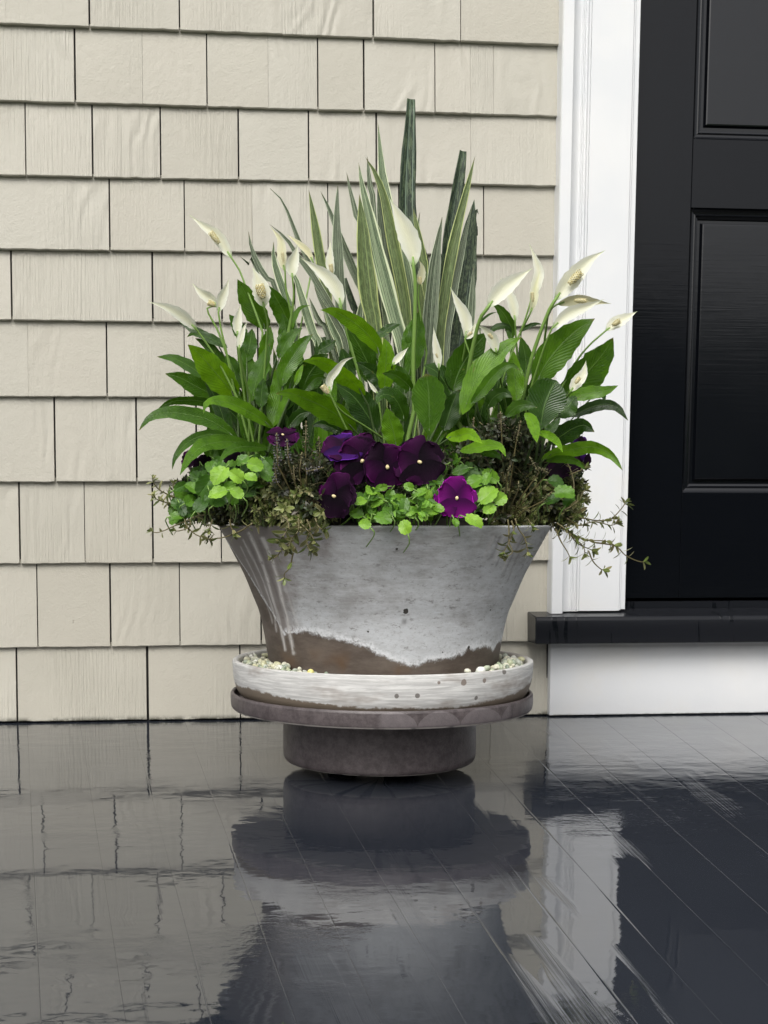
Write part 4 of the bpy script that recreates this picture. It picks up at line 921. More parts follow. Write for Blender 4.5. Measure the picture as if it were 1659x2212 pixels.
# rear leaves, arching to the wall side
for i in range(30):
    a = rl_.uniform(-1.2, 1.2); x0 = 830 + 160 * a; x1 = x0 + a * rl_.uniform(60, 150); y1 = rl_.uniform(900, 1010)
    inv = lambda x, y: ((x / K2 - 440) * 2.37, (y / K2 - 1100) * 2.37)
    add_leaf('D', [inv(x1, y1), inv((x0 + x1) / 2, 990), inv(x0, 1100)], rl_.uniform(110, 160), rl_.uniform(.15, .4), .08, rl_.uniform(.14, .24), rr=rl_, petiole=False)

# ---- flowers of the peace lilies: stalk, spathe, spadix
def add_flower(z, pts, w_, stem, d=-.08, spadix=None, dz=0.0, roll=None, tint=(1, 1, 1), own=None, rr=R, r_st=.0014, stz=None):
    """pts: spathe traced from tip to foot; stem: traced on from the foot down; spadix: centre, length, angle, width in zone units"""
    foot = pts[-1]; sz = stz or z
    px = zp(sz, *(stem[-1] if stem else foot))[0]; o_, crown = LILY[own or which(px)]
    p0 = line3(z, list(reversed(pts)), d, d + dz, 14)
    b = MB(); st3 = []
    if stem:
        q2 = [zp(z, *foot)] + [zp(sz, *s_) for s_ in stem]
        q2 = catmull(q2, 12); st3 = [P(x, y, PY + d + (-.02 - d * .0) * 0 + (-.03 - d) * .6 * i / 12) for i, (x, y) in enumerate(q2)]
        endp = crown + Vector((rr.uniform(-.02, .02), rr.uniform(-.02, .02), 0))
        full = st3 + ([st3[-1] * .5 + endp * .5, endp] if (st3[-1] - endp).length > .02 else [])
    else:
        endp = crown; full = [p0[0], p0[0] * .6 + endp * .4 + Vector((0, -.01, 0)), endp]
        full = [Vector(q) for q in catmull([tuple(q) for q in full], 8)]
    b.tube([p0[2]] + full, [.0012] + [r_st * (.8 + .35 * i / len(full)) for i in range(len(full))], 7)
    so_ = b.build('flower_stalk', M['stalk'], o_)
    hw = 1.04 * zw(z, w_) / 2 * ((p0[7] - CAM).dot(fwd)) / F
    b = MB(); blade(b, p0, hw, lambda t: w_lily(t, .85, 1.5), rr.uniform(-.35, .35) if roll is None else roll, .42, .05, 7, rr, 0, rr.uniform(-.4, .4))
    s = b.build('spathe', M['spathe'], so_); s.color = tuple(tint) + (1,)
    if spadix:
        (cx_, cy_), ln, an, wd = spadix; b = MB(); u = (math.cos(an), math.sin(an))
        a = zp(z, cx_ - u[0] * ln / 2, cy_ - u[1] * ln / 2); c = zp(z, cx_ + u[0] * ln / 2, cy_ + u[1] * ln / 2)
        dep = PY + d + dz * .4 - .010
        A_, B_ = P(a[0], a[1], dep), P(c[0], c[1], dep); axv = (B_ - A_); rad = 0.95 * zw(z, wd) / 2 * 1.7 / F
        b.tube([A_ + axv * t for t in (0, .15, .4, .7, .92, 1)], [rad * q for q in (.5, .85, .95, .85, .55, .2)], 10, 0)
        nb = 90; ax_n = axv.normalized(); s1 = ax_n.cross(Vector((0, 1, .1))).normalized(); s2 = ax_n.cross(s1)
        for k in range(nb):
            t = (k + .5) / nb; ph = k * 2.39996; rr_ = rad * (1 - .5 * max(0, t - .6) / .4)
            blob(b, A_ + axv * t + (s1 * math.cos(ph) + s2 * math.sin(ph)) * rr_, (rad * .2,) * 3, rr, IV1, IF1, 0, .1)
        b.build('spadix', M['spadix'], so_)
    return so_
rf = random.Random(21)
FL = [
 dict(z='A', pts=[(390, 990), (490, 1070), (600, 1150), (670, 1250), (725, 1335)], w_=90, stem=[(780, 1420), (812, 1500), (880, 1680), (960, 1900)], d=-.02, spadix=((590, 1170), 110, .9, 42)),
 dict(z='A', pts=[(415, 1520), (480, 1590), (560, 1640), (612, 1700)], w_=78, stem=[(530, 1720), (620, 1900), (700, 2120)], d=-.03, spadix=((565, 1680), 60, .4, 40)),
 dict(z='A', pts=[(700, 1485), (672, 1570), (640, 1640), (618, 1745)], w_=78, stem=[(640, 1880), (680, 2050), (720, 2250)], d=-.05),
 dict(z='A', pts=[(880, 1395), (915, 1480), (945, 1570), (972, 1710)], w_=135, stem=[(998, 1830), (990, 2000)], d=-.08, spadix=((948, 1585), 110, 1.3, 62), roll=.1),
 dict(z='A', pts=[(75, 1665), (190, 1700), (300, 1755), (400, 1830), (455, 1885)], w_=88, stem=[(530, 1990), (620, 2130), (760, 2400)], d=-.06, dz=-.04),
 dict(z='A', pts=[(790, 1680), (776, 1750), (762, 1830), (766, 1925)], w_=72, stem=[(775, 2050), (800, 2250), (830, 2480)], d=-.09),
 dict(z='A', pts=[(840, 1818), (812, 1880), (788, 1960), (778, 2030)], w_=52, stem=[(800, 2150), (860, 2400)], d=-.1),
 dict(z='J', pts=[(110, 690), (230, 850), (250, 1000), (262, 1110), (288, 1235)], w_=112, stem=[(300, 1450), (365, 1750)], d=-.05, spadix=((262, 1060), 120, 1.45, 34), tint=(.98, .95, .82)),
 dict(z='J', pts=[(440, 900), (408, 1030), (368, 1150), (376, 1310)], w_=145, stem=[(392, 1520), (360, 1800)], d=-.06),
 dict(z='J', pts=[(470, 1065), (620, 1165), (780, 1290), (905, 1450), (965, 1660)], w_=165, stem=[(1000, 1850), (1060, 2100), (1180, 2500), (1290, 2900)], d=-.09, own='middle'),
 dict(z='J', pts=[(830, 850), (830, 1000), (828, 1140), (862, 1290)], w_=100, stem=[(900, 1500)], d=-.02, spadix=((842, 1195), 110, 1.4, 46)),
 dict(z='J', pts=[(300, 780), (430, 880), (560, 1000), (625, 1120)], w_=75, stem=[], d=.03, tint=(.92, .88, .72)),
 dict(z='K', pts=[(430, 340), (540, 560), (640, 780), (705, 980), (722, 1180)], w_=235, stem=[(745, 1400), (735, 1900), (720, 2300), (730, 2900)], d=-.08, roll=.1, own='middle', r_st=.0028),
 dict(z='K', pts=[(790, 1095), (825, 1180), (815, 1290), (790, 1400)], w_=95, stem=[(785, 1600), (840, 1950), (880, 2212)], d=-.06, spadix=((800, 1340), 90, 1.4, 44), tint=(.95, .92, .8)),
 dict(z='K', pts=[(1160, 1410), (1240, 1580), (1320, 1730), (1360, 1880), (1345, 2045)], w_=135, stem=[(1330, 2200), (1240, 2600)], d=-.1),
 dict(z='G', pts=[(368, 375), (388, 540), (418, 690), (430, 840)], w_=88, stem=[(420, 1000)], d=-.12, spadix=((405, 690), 50, 1.2, 20)),
 dict(z='G', pts=[(826, 330), (800, 400), (760, 460), (705, 500)], w_=85, stem=[], d=-.10, spadix=((760, 455), 60, 2.5, 30)),
 dict(z='G', pts=[(838, 355), (930, 410), (1010, 510), (1052, 660)], w_=115, stem=[(1040, 700)], d=-.12, spadix=((985, 480), 70, .9, 34)),
 dict(z='C', pts=[(432, 225), (330, 295), (235, 370), (160, 465)], w_=98, stem=[(110, 545), (60, 760), (10, 1050), (-20, 1150)], d=-.14, r_st=.0028),
 dict(z='C', pts=[(410, 78), (445, 170), (468, 250), (450, 330), (418, 430)], w_=62, stem=[(370, 580), (290, 780), (180, 1130)], d=-.08),
 dict(z='C', pts=[(475, 240), (450, 340), (440, 420), (415, 500)], w_=42, stem=[(360, 610), (300, 720)], d=-.09, spadix=((430, 400), 60, 1.5, 20), tint=(.95, .94, .8)),
 dict(z='C', pts=[(235, 280), (290, 385), (315, 465), (326, 550)], w_=58, stem=[(330, 640), (340, 760)], d=-.06),
 dict(z='C', pts=[(868, 118), (765, 185), (680, 275), (610, 355), (560, 425)], w_=105, stem=[(520, 500), (430, 750), (370, 1000), (340, 1100)], d=-.11, spadix=((685, 285), 100, 2.35, 42), roll=.05, r_st=.0027),
 dict(z='C', pts=[(905, 440), (800, 425), (715, 415), (640, 425), (575, 445)], w_=62, stem=[(545, 470), (520, 520)], d=-.10, spadix=((718, 422), 75, 3.2, 28), tint=(.97, .93, .78), roll=.3),
 dict(z='C', pts=[(862, 412), (760, 455), (650, 500), (545, 590)], w_=72, stem=[(500, 700), (420, 950), (390, 1080)], d=-.12),
 dict(z='C', pts=[(1060, 485), (985, 528), (930, 560), (868, 603)], w_=72, stem=[(770, 690), (690, 790), (600, 950)], d=-.06, spadix=((932, 555), 52, 2.6, 30)),
 dict(z='C', pts=[(752, 778), (735, 860), (695, 915), (655, 970)], w_=68, stem=[(600, 1060), (570, 1120)], d=-.14, spadix=((700, 900), 45, 2.2, 22)),
 dict(z='F', pts=[(855, 700), (730, 745), (630, 860), (565, 950), (580, 1100)], w_=85, stem=[(640, 1220), (740, 1320), (950, 1450), (1190, 1610)], d=-.16, roll=.4),
 dict(z='F', pts=[(1425, 598), (1340, 690), (1250, 790)], w_=72, stem=[(1230, 900)], d=-.12),
 dict(z='F', pts=[(975, 945), (1035, 1030), (1095, 1100)], w_=40, stem=[], d=-.12),
]
for q in FL: add_flower(rr=rf, **q)
# a small spent spadix beside the front flower
sp_o = add_flower('F', [(480, 1030), (500, 1010), (540, 1060), (580, 1110)], 30, [], d=-.165, spadix=((528, 1055), 110, .9, 55), rr=rf)
for st in ((('F'), [(1660, 60), (1540, 180)],), ):
    pass

# ---- sword-leaved plants
SW = {}
for k, px, dy_, lb in (('left', 690, .02, 'snake plant with slender pale striped sword leaves leaning to the left'),
                       ('middle', 850, .03, 'tall variegated snake plant in the centre, one leaf cut off at its top'),
                       ('right', 1020, .03, 'dark mottled snake plant with broad leaves, right of the centre')):
    c = P(px, 1120, PY + dy_); c.z = SOIL - .004; SW[k] = (empty('snake_plant', c, lb, 'plant', 'snake plants in the planter'), c)
SL = [
 ('J', [(105, 235), (240, 360), (340, 560), (420, 780), (520, 1000), (600, 1180), (700, 1500), (780, 1750)], 62, 's', .04, 0),
 ('J', [(100, 665), (200, 740), (330, 870), (450, 1060), (600, 1250), (750, 1500), (900, 1750), (1010, 2050)], 85, 's', .02, 0),
 ('J', [(570, 245), (615, 480), (660, 750), (700, 1000), (750, 1300), (810, 1650)], 135, 'y', .03, 0),
 ('J', [(710, 265), (790, 420), (870, 620), (960, 850), (1060, 1100), (1200, 1450), (1240, 1700)], 105, 's', .05, 0),
 ('J', [(922, 170), (912, 400), (908, 700), (920, 1000), (935, 1300), (965, 1700), (1000, 2050)], 148, 's', .0, 0),
 ('J', [(150, 870), (150, 1080), (215, 1320), (300, 1550), (380, 1800)], 110, 'v', .03, 0),
 ('J', [(290, 1120), (400, 1280), (480, 1530), (570, 1830), (660, 2080), (720, 2250)], 120, 'v', .0, 0),
 ('J', [(578, 1545), (640, 1700), (710, 1860), (810, 2010)], 75, 's', .01, 0),
 ('J', [(1010, 1310), (1060, 1500), (1130, 1700), (1160, 1900)], 90, 'd', .05, 1),
 ('J', [(1212, 1540), (1190, 1700), (1175, 1850), (1190, 2050)], 100, 'v', .02, 0),
 ('J', [(740, 1640), (830, 1850), (900, 2020), (970, 2260)], 95, 'v', -.01, 0), ('J', [(640, 1430), (760, 1660), (930, 1900), (1040, 2250)], 90, 's', .0, 0),
 ('J', [(820, 1500), (830, 1750), (880, 2000), (900, 2300)], 110, 's', .03, 0), ('J', [(480, 1500), (520, 1700), (600, 1950), (640, 2300)], 90, 's', .04, 0),
 ('A', [(850, 1120), (872, 1250), (930, 1390), (1000, 1500), (1080, 1640)], 48, 's', .06, 0), ('A', [(780, 1310), (860, 1380), (940, 1480)], 26, 's', .06, 0),
 ('B', [(165, 610), (190, 780), (235, 980), (290, 1230), (370, 1550), (450, 1850), (540, 2220)], 135, 'v', -.02, 0),
 ('B', [(172, 865), (190, 1100), (212, 1400), (245, 1700), (300, 2050)], 155, 'y', -.01, 0),
 ('B', [(320, 290), (332, 450), (352, 700), (400, 950), (450, 1200), (500, 1500), (560, 1850), (600, 2100)], 112, 'v', .02, 0),
 ('B', [(220, 570), (295, 690), (360, 850), (405, 1050), (455, 1300), (515, 1600), (560, 1950)], 108, 'y', -.02, 0),
 ('B', [(318, 760), (345, 1000), (390, 1300), (440, 1600), (480, 1950)], 125, 's', .0, 0),
 ('B', [(582, 105), (575, 300), (556, 700), (550, 1000), (565, 1300), (590, 1700)], 152, 'd', .05, 1),
 ('B', [(500, 1250), (545, 1400), (575, 1600), (595, 1900)], 95, 'v', -.01, 0),
 ('B', [(600, 970), (630, 1120), (665, 1280), (690, 1450), (700, 1600)], 66, 'y', .02, 0), ('B', [(655, 1010), (640, 1130), (650, 1330)], 32, 's', .03, 0),
 ('B', [(618, 1120), (670, 1280), (705, 1420), (700, 1620)], 62, 'd', .04, 0),
 ('B', [(836, 1048), (806, 1200), (775, 1400), (745, 1700), (725, 2000), (712, 2230)], 122, 's', -.02, 0),
 ('B', [(997, 520), (972, 700), (938, 900), (902, 1150), (872, 1500), (850, 1800), (835, 2150)], 138, 'd', .04, 1),
 ('B', [(1096, 565), (1062, 700), (1012, 900), (950, 1150), (890, 1450), (845, 1750), (820, 2000)], 98, 'y', .0, 0),
 ('B', [(1092, 905), (1062, 1120), (1025, 1400), (985, 1700), (935, 2050), (910, 2250)], 225, 'd', .02, 0),
 ('B', [(1075, 960), (1030, 1150), (965, 1450), (905, 1780), (865, 2130)], 66, 's', -.01, 0),
 ('B', [(1085, 1440), (1080, 1600), (1068, 1850), (1060, 2000)], 62, 's', .01, 0),
 ('B', [(1126, 1025), (1105, 1060), (1092, 1130)], 22, 'd', .03, 0), ('B', [(1112, 1092), (1126, 1150), (1112, 1200), (1085, 1300)], 14, 'd', .03, 0),
 ('B', [(70, 690), (95, 830), (125, 950), (160, 1100), (200, 1300)], 50, 's', .03, 0), ('B', [(255, 980), (300, 1150), (340, 1400)], 60, 'v', .0, 0),
 ('B', [(235, 560), (255, 800), (290, 1050)], 50, 's', .04, 0), ('B', [(640, 1500), (660, 1700), (680, 2000)], 90, 'y', .01, 0), ('B', [(950, 1500), (930, 1800), (900, 2100)], 120, 'd', .03, 0), ('B', [(420, 1500), (400, 1800), (380, 2050)], 120, 's', .02, 0),
]
rs = random.Random(8)
for (z, pts, w_, kd, d, cut) in SL:
    px = zp(z, *pts[-1])[0]; own = 'left' if px < 755 else 'middle' if px < 925 else 'right'; o_, crown = SW[own]
    pts = list(reversed(pts)); bx, by = pts[0]; ox, oy, s_ = ZN[z]
    yb = (1118 / K2 - oy) * s_                       # run each leaf down to the soil
    t0 = 0.0; tl = sum(math.dist(a, c) for a, c in zip(pts, pts[1:]))
    if by < yb - 40:
        dx = (bx - pts[1][0]) / max(1, by - pts[1][1]); pts = [(bx + dx * .5 * (yb - by), yb)] + pts; e_ = math.dist(pts[0], pts[1]); t0 = e_ / (e_ + tl)
    L3 = line3(z, pts, d + rs.uniform(-.006, .006), d + rs.uniform(-.01, .02), 24)
    hw = zw(z, w_) / 2 * ((L3[10] - CAM).dot(fwd)) / F
    wf_ = (lambda t, t0=t0, g=(w_cut if cut else w_snake): (.62 + .18 * t / max(t0, .01)) if t < t0 else g((t - t0) / (1 - t0)) if not cut else g((t - t0) / (1 - t0)))
    b = MB(); blade(b, L3, hw * .95, wf_, rs.uniform(-.35, .35), rs.uniform(.25, .45), .03, 9, rs, 0, rs.uniform(-.5, .5), .0014)
    o = b.build('leaf', M['snake_' + kd], o_)

# ---- pansies
def rot_basis(nrm, up=Vector((0, 0, 1)), spin=0.0):
    n_ = nrm.normalized(); x = up.cross(n_).normalized(); y = n_.cross(x)
    return x * math.cos(spin) + y * math.sin(spin), y * math.cos(spin) - x * math.sin(spin), n_
def petal_mesh(c, x, y, n_, ang, rad, off, wid, rr, lift=0.0, cupv=.25):
    """rounded fan from the flower's centre"""
    d = x * math.cos(ang) + y * math.sin(ang); e = n_.cross(d); v = []; uv = []; f = []; NR, NT = 8, 18; ph = rr.uniform(0, 9)
    for j in range(NR + 1):
        t = j / NR
        for k in range(NT + 1):
            a = (k / NT - .5) * 2; ww = math.sin(math.pi * (.5 * a)) * wid * rad * math.sin(math.pi * min(1, .12 + .62 * t)) ** .8
            ln = rad * t * (1 - .30 * a * a * t) * (1 + .05 * math.sin(a * 6 + ph) * t + .02 * math.sin(a * 17 + ph) * t)
            wv = rad * (.11 * math.sin(a * 5 + ph) * t ** 2.5 + .04 * math.sin(a * 13 + ph * 2) * t ** 4) + lift * rad * (1 - .3 * t) + cupv * rad * (a * a * .25 * t - t * t * .35)
            v.append(c + d * ln + e * ww + n_ * wv); uv.append((k / NT, t))
    for j in range(NR):
        for k in range(NT): f.append((j * (NT + 1) + k, j * (NT + 1) + k + 1, (j + 1) * (NT + 1) + k + 1, (j + 1) * (NT + 1) + k))
    return v, f, uv
PUR, MAG, DRK, BLU = (.036, .0016, .034), (.15, .003, .14), (.010, .0010, .010), (.045, .006, .11)
PAN = {}
for k, px, dy_, lb in (('left', 560, -.17, 'lime green pansy at the left rim, dark flowers hidden behind its leaves'),
                       ('middle', 830, -.17, 'pansy at the front rim with velvety dark purple flowers'),
                       ('single', 990, -.165, 'pansy with one bright magenta purple flower at the front right rim'),
                       ('right', 1190, -.10, 'pansy with nearly black flowers tucked under the right lily leaves')):
    c = P(px, 1120, PY + dy_); c.z = SOIL - .004; PAN[k] = (empty('pansy', c, lb, 'flower', 'pansies along the rim of the planter'), c)
def add_pansy(z, eye, rad, dep, tilt=(0, 0), spin=0.0, cols=(PUR,) * 5, own='middle', name='flower', sq=1.0, rr=R, eyeon=True):
    o_, crown = PAN[own]; c2 = zp(z, *eye); c = P(c2[0], c2[1], PY + dep); V = (CAM - c).normalized()
    n_ = (V + rgt * tilt[0] + Vector((0, 0, 1)) * tilt[1]).normalized(); x, y, n_ = rot_basis(n_, spin=spin)
    r_ = .90 * zw(z, rad) * ((c - CAM).dot(fwd)) / F
    back = c - n_ * .004; ped = MB(); ped.tube([Vector(q) for q in catmull([tuple(back), tuple(back - n_ * .02 + Vector((0, 0, -.003))), tuple(back - n_ * .03 + Vector((0, .012, -.018))), tuple(back + Vector((0, .045, -.04)))], 8)], .0011, 6)
    fo = ped.build(name, M['stalk'], o_)
    specs = [(math.radians(58), 1.02, 1.0, -.10), (math.radians(125), 1.05, 1.05, -.06), (math.radians(-12), .92, .92, .0), (math.radians(188), .95, .95, .03), (math.radians(-92), .98, 1.12, .06)]
    for i, (a, rl, wd, lf) in enumerate(specs):
        b = MB(); v, f, uv = petal_mesh(c, x, y * sq, n_, a + rr.uniform(-.1, .1), r_ * rl, 0, wd, rr, lf + .02 * i / 5); b.add(v, f, uv)
        p = b.build('petal', M['petal'], fo); cc = cols[i % len(cols)]; k = rr.uniform(.85, 1.15); p.color = (cc[0] * k, cc[1] * k, cc[2] * k, 1)
    if eyeon:
        b = MB(); blob(b, c + n_ * r_ * .10, (r_ * .085, r_ * .085, r_ * .11), rr, IV, IF); b.build('eye', M['eye'], fo)
    return fo
rp = random.Random(4)
add_pansy('E', (300, 520), 175, -.185, (.0, .9), .2, (BLU, PUR, BLU, PUR, BLU), rr=rp, eyeon=False)
add_pansy('E', (455, 640), 215, -.195, (.1, .0), .12, (DRK, PUR, PUR, PUR, DRK), rr=rp)
add_pansy('E', (665, 690), 200, -.205, (.1, -.1), .75, (PUR, DRK, PUR, PUR, PUR), rr=rp)
add_pansy('E', (935, 650), 205, -.215, (.0, .05), .35, (DRK, PUR, DRK, PUR, DRK), rr=rp)
add_pansy('E', (235, 935), 200, -.22, (-.9, .1), -.25, (DRK, PUR, DRK, PUR, DRK), rr=rp)
add_pansy('E', (1240, 950), 178, -.225, (.25, .1), .1, (MAG, MAG, MAG, MAG, MAG), 'single', rr=rp)
add_pansy('I', (1200, 175), 130, -.15, (.1, 1.3), 3.3, (PUR, PUR, PUR, PUR, PUR), 'left', rr=rp)
add_pansy('I', (420, 372), 70, -.10, (-.5, .0), .4, (DRK, PUR, DRK, DRK, DRK), 'left', rr=rp, eyeon=False)
add_pansy('I', (540, 420), 85, -.12, (.2, -.1), 1.4, (DRK,), 'left', rr=rp, eyeon=False)
add_pansy('I', (790, 380), 90, -.13, (.2, -.1), .4, (DRK,), 'left', rr=rp, eyeon=False)
add_pansy('H', (850, 400), 140, -.09, (-.2, .2), .4, (DRK,), 'right', rr=rp, eyeon=False)
add_pansy('H', (985, 235), 75, -.07, (.5, .2), .4, (BLU, PUR, DRK, BLU, PUR), 'right', rr=rp, eyeon=False)
add_pansy('H', (1020, 385), 75, -.09, (.5, -.1), 1.4, (DRK, PUR, BLU, DRK, DRK), 'right', rr=rp, eyeon=False)
def pansy_leaf(z, c2, size, shade, dep, own, ang=None, tilt=None, elong=1.0, rr=R):
    """scalloped rounded leaf; size is its diameter in zone units"""
    o_, crown = PAN[own]; q = zp(z, *c2); c = P(q[0], q[1], PY + dep); V = (CAM - c).normalized()
    tl = tilt or (rr.uniform(-.5, .5), rr.uniform(-.1, .9)); n_ = (V + rgt * tl[0] + Vector((0, 0, 1)) * tl[1]).normalized()
    x, y, n_ = rot_basis(n_); a0 = rr.uniform(0, 6.28) if ang is None else ang; x, y = x * math.cos(a0) + y * math.sin(a0), y * math.cos(a0) - x * math.sin(a0)
    r_ = zw(z, size) / 2 * ((c - CAM).dot(fwd)) / F; v = []; uv = []; f = []; NA, NR = 44, 4; ph = rr.uniform(0, 9)
    v.append(c); uv.append((.5, .5))
    for j in range(1, NR + 1):
        t = j / NR
        for k in range(NA):
            a = 2 * math.pi * k / NA; sc_ = 1 + .11 * abs(math.sin(a * 5.5)) * (t > .9) - .12 * (1 if abs(a - 1.5 * math.pi) < .2 else 0)
            X_, Y_ = math.cos(a) * r_ * t * sc_, math.sin(a) * r_ * t * sc_ * elong
            zz = r_ * (.42 * abs(X_ / r_) ** 1.2 - .35 * t * t * (.5 + .5 * math.sin(a)) + .12 * math.sin(3 * a + ph) * t * t + .05 * math.sin(11 * a) * (t > .9))
            v.append(c + x * X_ + y * Y_ + n_ * zz); uv.append((.5 + .5 * math.cos(a) * t, .5 + .5 * math.sin(a) * t))
    for k in range(NA):
        f.append((0, 1 + k, 1 + (k + 1) % NA))
        for j in range(NR - 1): s_ = 1 + j * NA; f.append((s_ + k, s_ + NA + k, s_ + NA + (k + 1) % NA, s_ + (k + 1) % NA))
    b = MB(); b.add(v, f, uv); foot = c - y * r_ * .95 * elong
    b.tube([Vector(q) for q in catmull([tuple(foot), tuple(foot - y * .008 + Vector((0, .006, -.003))), tuple(foot + Vector((0, .03, -.022)))], 6)], .0008, 5, 1)
    o = b.build('leaf', [M['pansyleaf'], M['stalk']], o_)
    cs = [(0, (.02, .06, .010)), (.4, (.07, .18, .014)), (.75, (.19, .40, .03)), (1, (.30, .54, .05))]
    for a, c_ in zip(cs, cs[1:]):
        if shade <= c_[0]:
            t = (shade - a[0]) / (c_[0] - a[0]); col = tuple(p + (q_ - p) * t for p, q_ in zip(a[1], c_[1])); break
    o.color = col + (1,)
    return o
PL = [('I', (680, 500), 165, 1, -.19, 'left'), ('I', (820, 510), 125, 1, -.2, 'left'), ('I', (935, 520), 95, .95, -.2, 'left'), ('I', (970, 420), 125, .9, -.18, 'left'), ('I', (870, 380), 110, .5, -.16, 'left'),
 ('I', (1055, 480), 130, .45, -.17, 'left'), ('I', (665, 650), 125, .95, -.2, 'left'), ('I', (820, 650), 100, 1, -.2, 'left'), ('I', (370, 650), 150, .5, -.12, 'left'), ('I', (325, 850), 125, .55, -.13, 'left'),
 ('I', (560, 590), 170, .35, -.16, 'left'), ('I', (500, 500), 140, .25, -.13, 'left'), ('I', (440, 720), 130, .5, -.15, 'left'), ('I', (290, 790), 85, .6, -.12, 'left'), ('I', (450, 610), 110, .6, -.15, 'left'),
 ('I', (670, 730), 90, .4, -.19, 'left'), ('I', (520, 750), 120, .25, -.17, 'left'), ('I', (1080, 400), 90, .35, -.15, 'left'), ('I', (760, 590), 80, .8, -.19, 'left'), ('I', (600, 690), 110, .3, -.17, 'left'), ('I', (400, 800), 110, .4, -.14, 'left'),
 ('E', (530, 885), 110, .85, -.225, 'middle'), ('E', (580, 955), 115, .8, -.225, 'middle'), ('E', (760, 965), 105, .8, -.225, 'middle'), ('E', (630, 1115), 120, .55, -.235, 'middle'), ('E', (480, 1165), 90, .9, -.24, 'middle'),
 ('E', (815, 1190), 118, 1, -.245, 'middle'), ('E', (1030, 1035), 140, .85, -.23, 'middle'), ('E', (960, 1080), 90, .9, -.235, 'middle'), ('E', (430, 960), 120, .4, -.215, 'middle'), ('E', (700, 1060), 90, .7, -.225, 'middle'),
 ('E', (860, 1060), 90, .85, -.23, 'middle'), ('E', (545, 1040), 90, .5, -.22, 'middle'), ('E', (920, 920), 90, .6, -.215, 'middle'), ('E', (410, 1080), 100, .55, -.22, 'middle'), ('E', (210, 735), 85, .6, -.19, 'middle'), ('E', (200, 780), 70, .5, -.19, 'middle'),
 ('E', (1500, 925), 155, .95, -.215, 'single'), ('E', (1605, 955), 115, .95, -.215, 'single'), ('E', (1515, 1035), 105, .95, -.22, 'single'), ('E', (1385, 1140), 130, 1, -.24, 'single'), ('E', (1400, 815), 140, .75, -.2, 'single'),
 ('E', (1350, 735), 150, .4, -.19, 'single'), ('E', (1440, 760), 130, .35, -.19, 'single'), ('E', (1230, 1150), 70, .6, -.235, 'single'), ('E', (1090, 790), 90, .5, -.21, 'single'), ('E', (1120, 700), 80, .4, -.2, 'single'), ('E', (1070, 900), 90, .45, -.21, 'single'),
 ('H', (860, 650), 160, .55, -.16, 'right'), ('H', (790, 560), 120, .3, -.13, 'right'), ('H', (900, 720), 100, .4, -.15, 'right'), ('H', (760, 700), 110, .3, -.14, 'right')]
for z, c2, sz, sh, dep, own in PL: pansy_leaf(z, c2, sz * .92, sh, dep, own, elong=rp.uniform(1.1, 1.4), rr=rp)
def fill_leaves(z, poly, cnt, s0, s1, c0, c1, dep, own):
    k = 0; xs = [p[0] for p in poly]; ys = [p[1] for p in poly]
    while k < cnt:
        x, y = rp.uniform(min(xs), max(xs)), rp.uniform(min(ys), max(ys))
        if inpoly(x, y, poly): k += 1; pansy_leaf(z, (x, y), rp.uniform(s0, s1) * .9, rp.uniform(c0, c1), dep + rp.uniform(-.012, .02), own, elong=rp.uniform(1.2, 1.7), rr=rp)
def inpoly(x, y, poly):
    c = False; j = len(poly) - 1
    for i in range(len(poly)):
        if (poly[i][1] > y) != (poly[j][1] > y) and x < (poly[j][0] - poly[i][0]) * (y - poly[i][1]) / (poly[j][1] - poly[i][1]) + poly[i][0]: c = not c
        j = i
    return c
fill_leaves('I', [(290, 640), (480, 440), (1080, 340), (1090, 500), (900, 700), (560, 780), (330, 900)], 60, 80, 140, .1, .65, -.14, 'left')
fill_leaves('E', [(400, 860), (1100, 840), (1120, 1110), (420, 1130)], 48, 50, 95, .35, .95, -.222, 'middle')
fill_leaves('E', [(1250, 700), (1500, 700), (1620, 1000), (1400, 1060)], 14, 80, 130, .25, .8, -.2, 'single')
# narrow lobed young leaves and bracts between the pansies
def sliver(z, pts, w_, d, own, shade, name='bract'):
    o_, crown = PAN[own]; L3 = line3(z, list(reversed(pts)), d, d - .006, 8); b = MB()
    blade(b, L3, zw(z, w_) / 2 * 1.55 / F, lambda t: w_lily(t, .6, .8), rp.uniform(-.4, .4), .3, .1, 5, rp); o = b.build(name, M['pansyleaf'], o_); g = (.2, .42, .04) if shade > .6 else (.08, .2, .02); o.color = g + (1,)
for k in range(46):
    cx_, cy_ = [(905, 1000), (950, 1060), (730, 1050), (1220, 660), (700, 960), (1010, 970), (1060, 820), (560, 900)][k % 8]; a = rp.uniform(0, 6.28); l_ = rp.uniform(45, 85)
    cx_ += rp.uniform(-30, 30); cy_ += rp.uniform(-25, 25)
    sliver('E', [(cx_ + math.cos(a) * l_, cy_ + math.sin(a) * l_), (cx_ + math.cos(a) * l_ * .5, cy_ + math.sin(a) * l_ * .5 - 5), (cx_, cy_)], rp.uniform(18, 32), -.235 if k % 8 != 3 else -.21, 'middle' if k % 8 != 3 else 'single', rp.random())

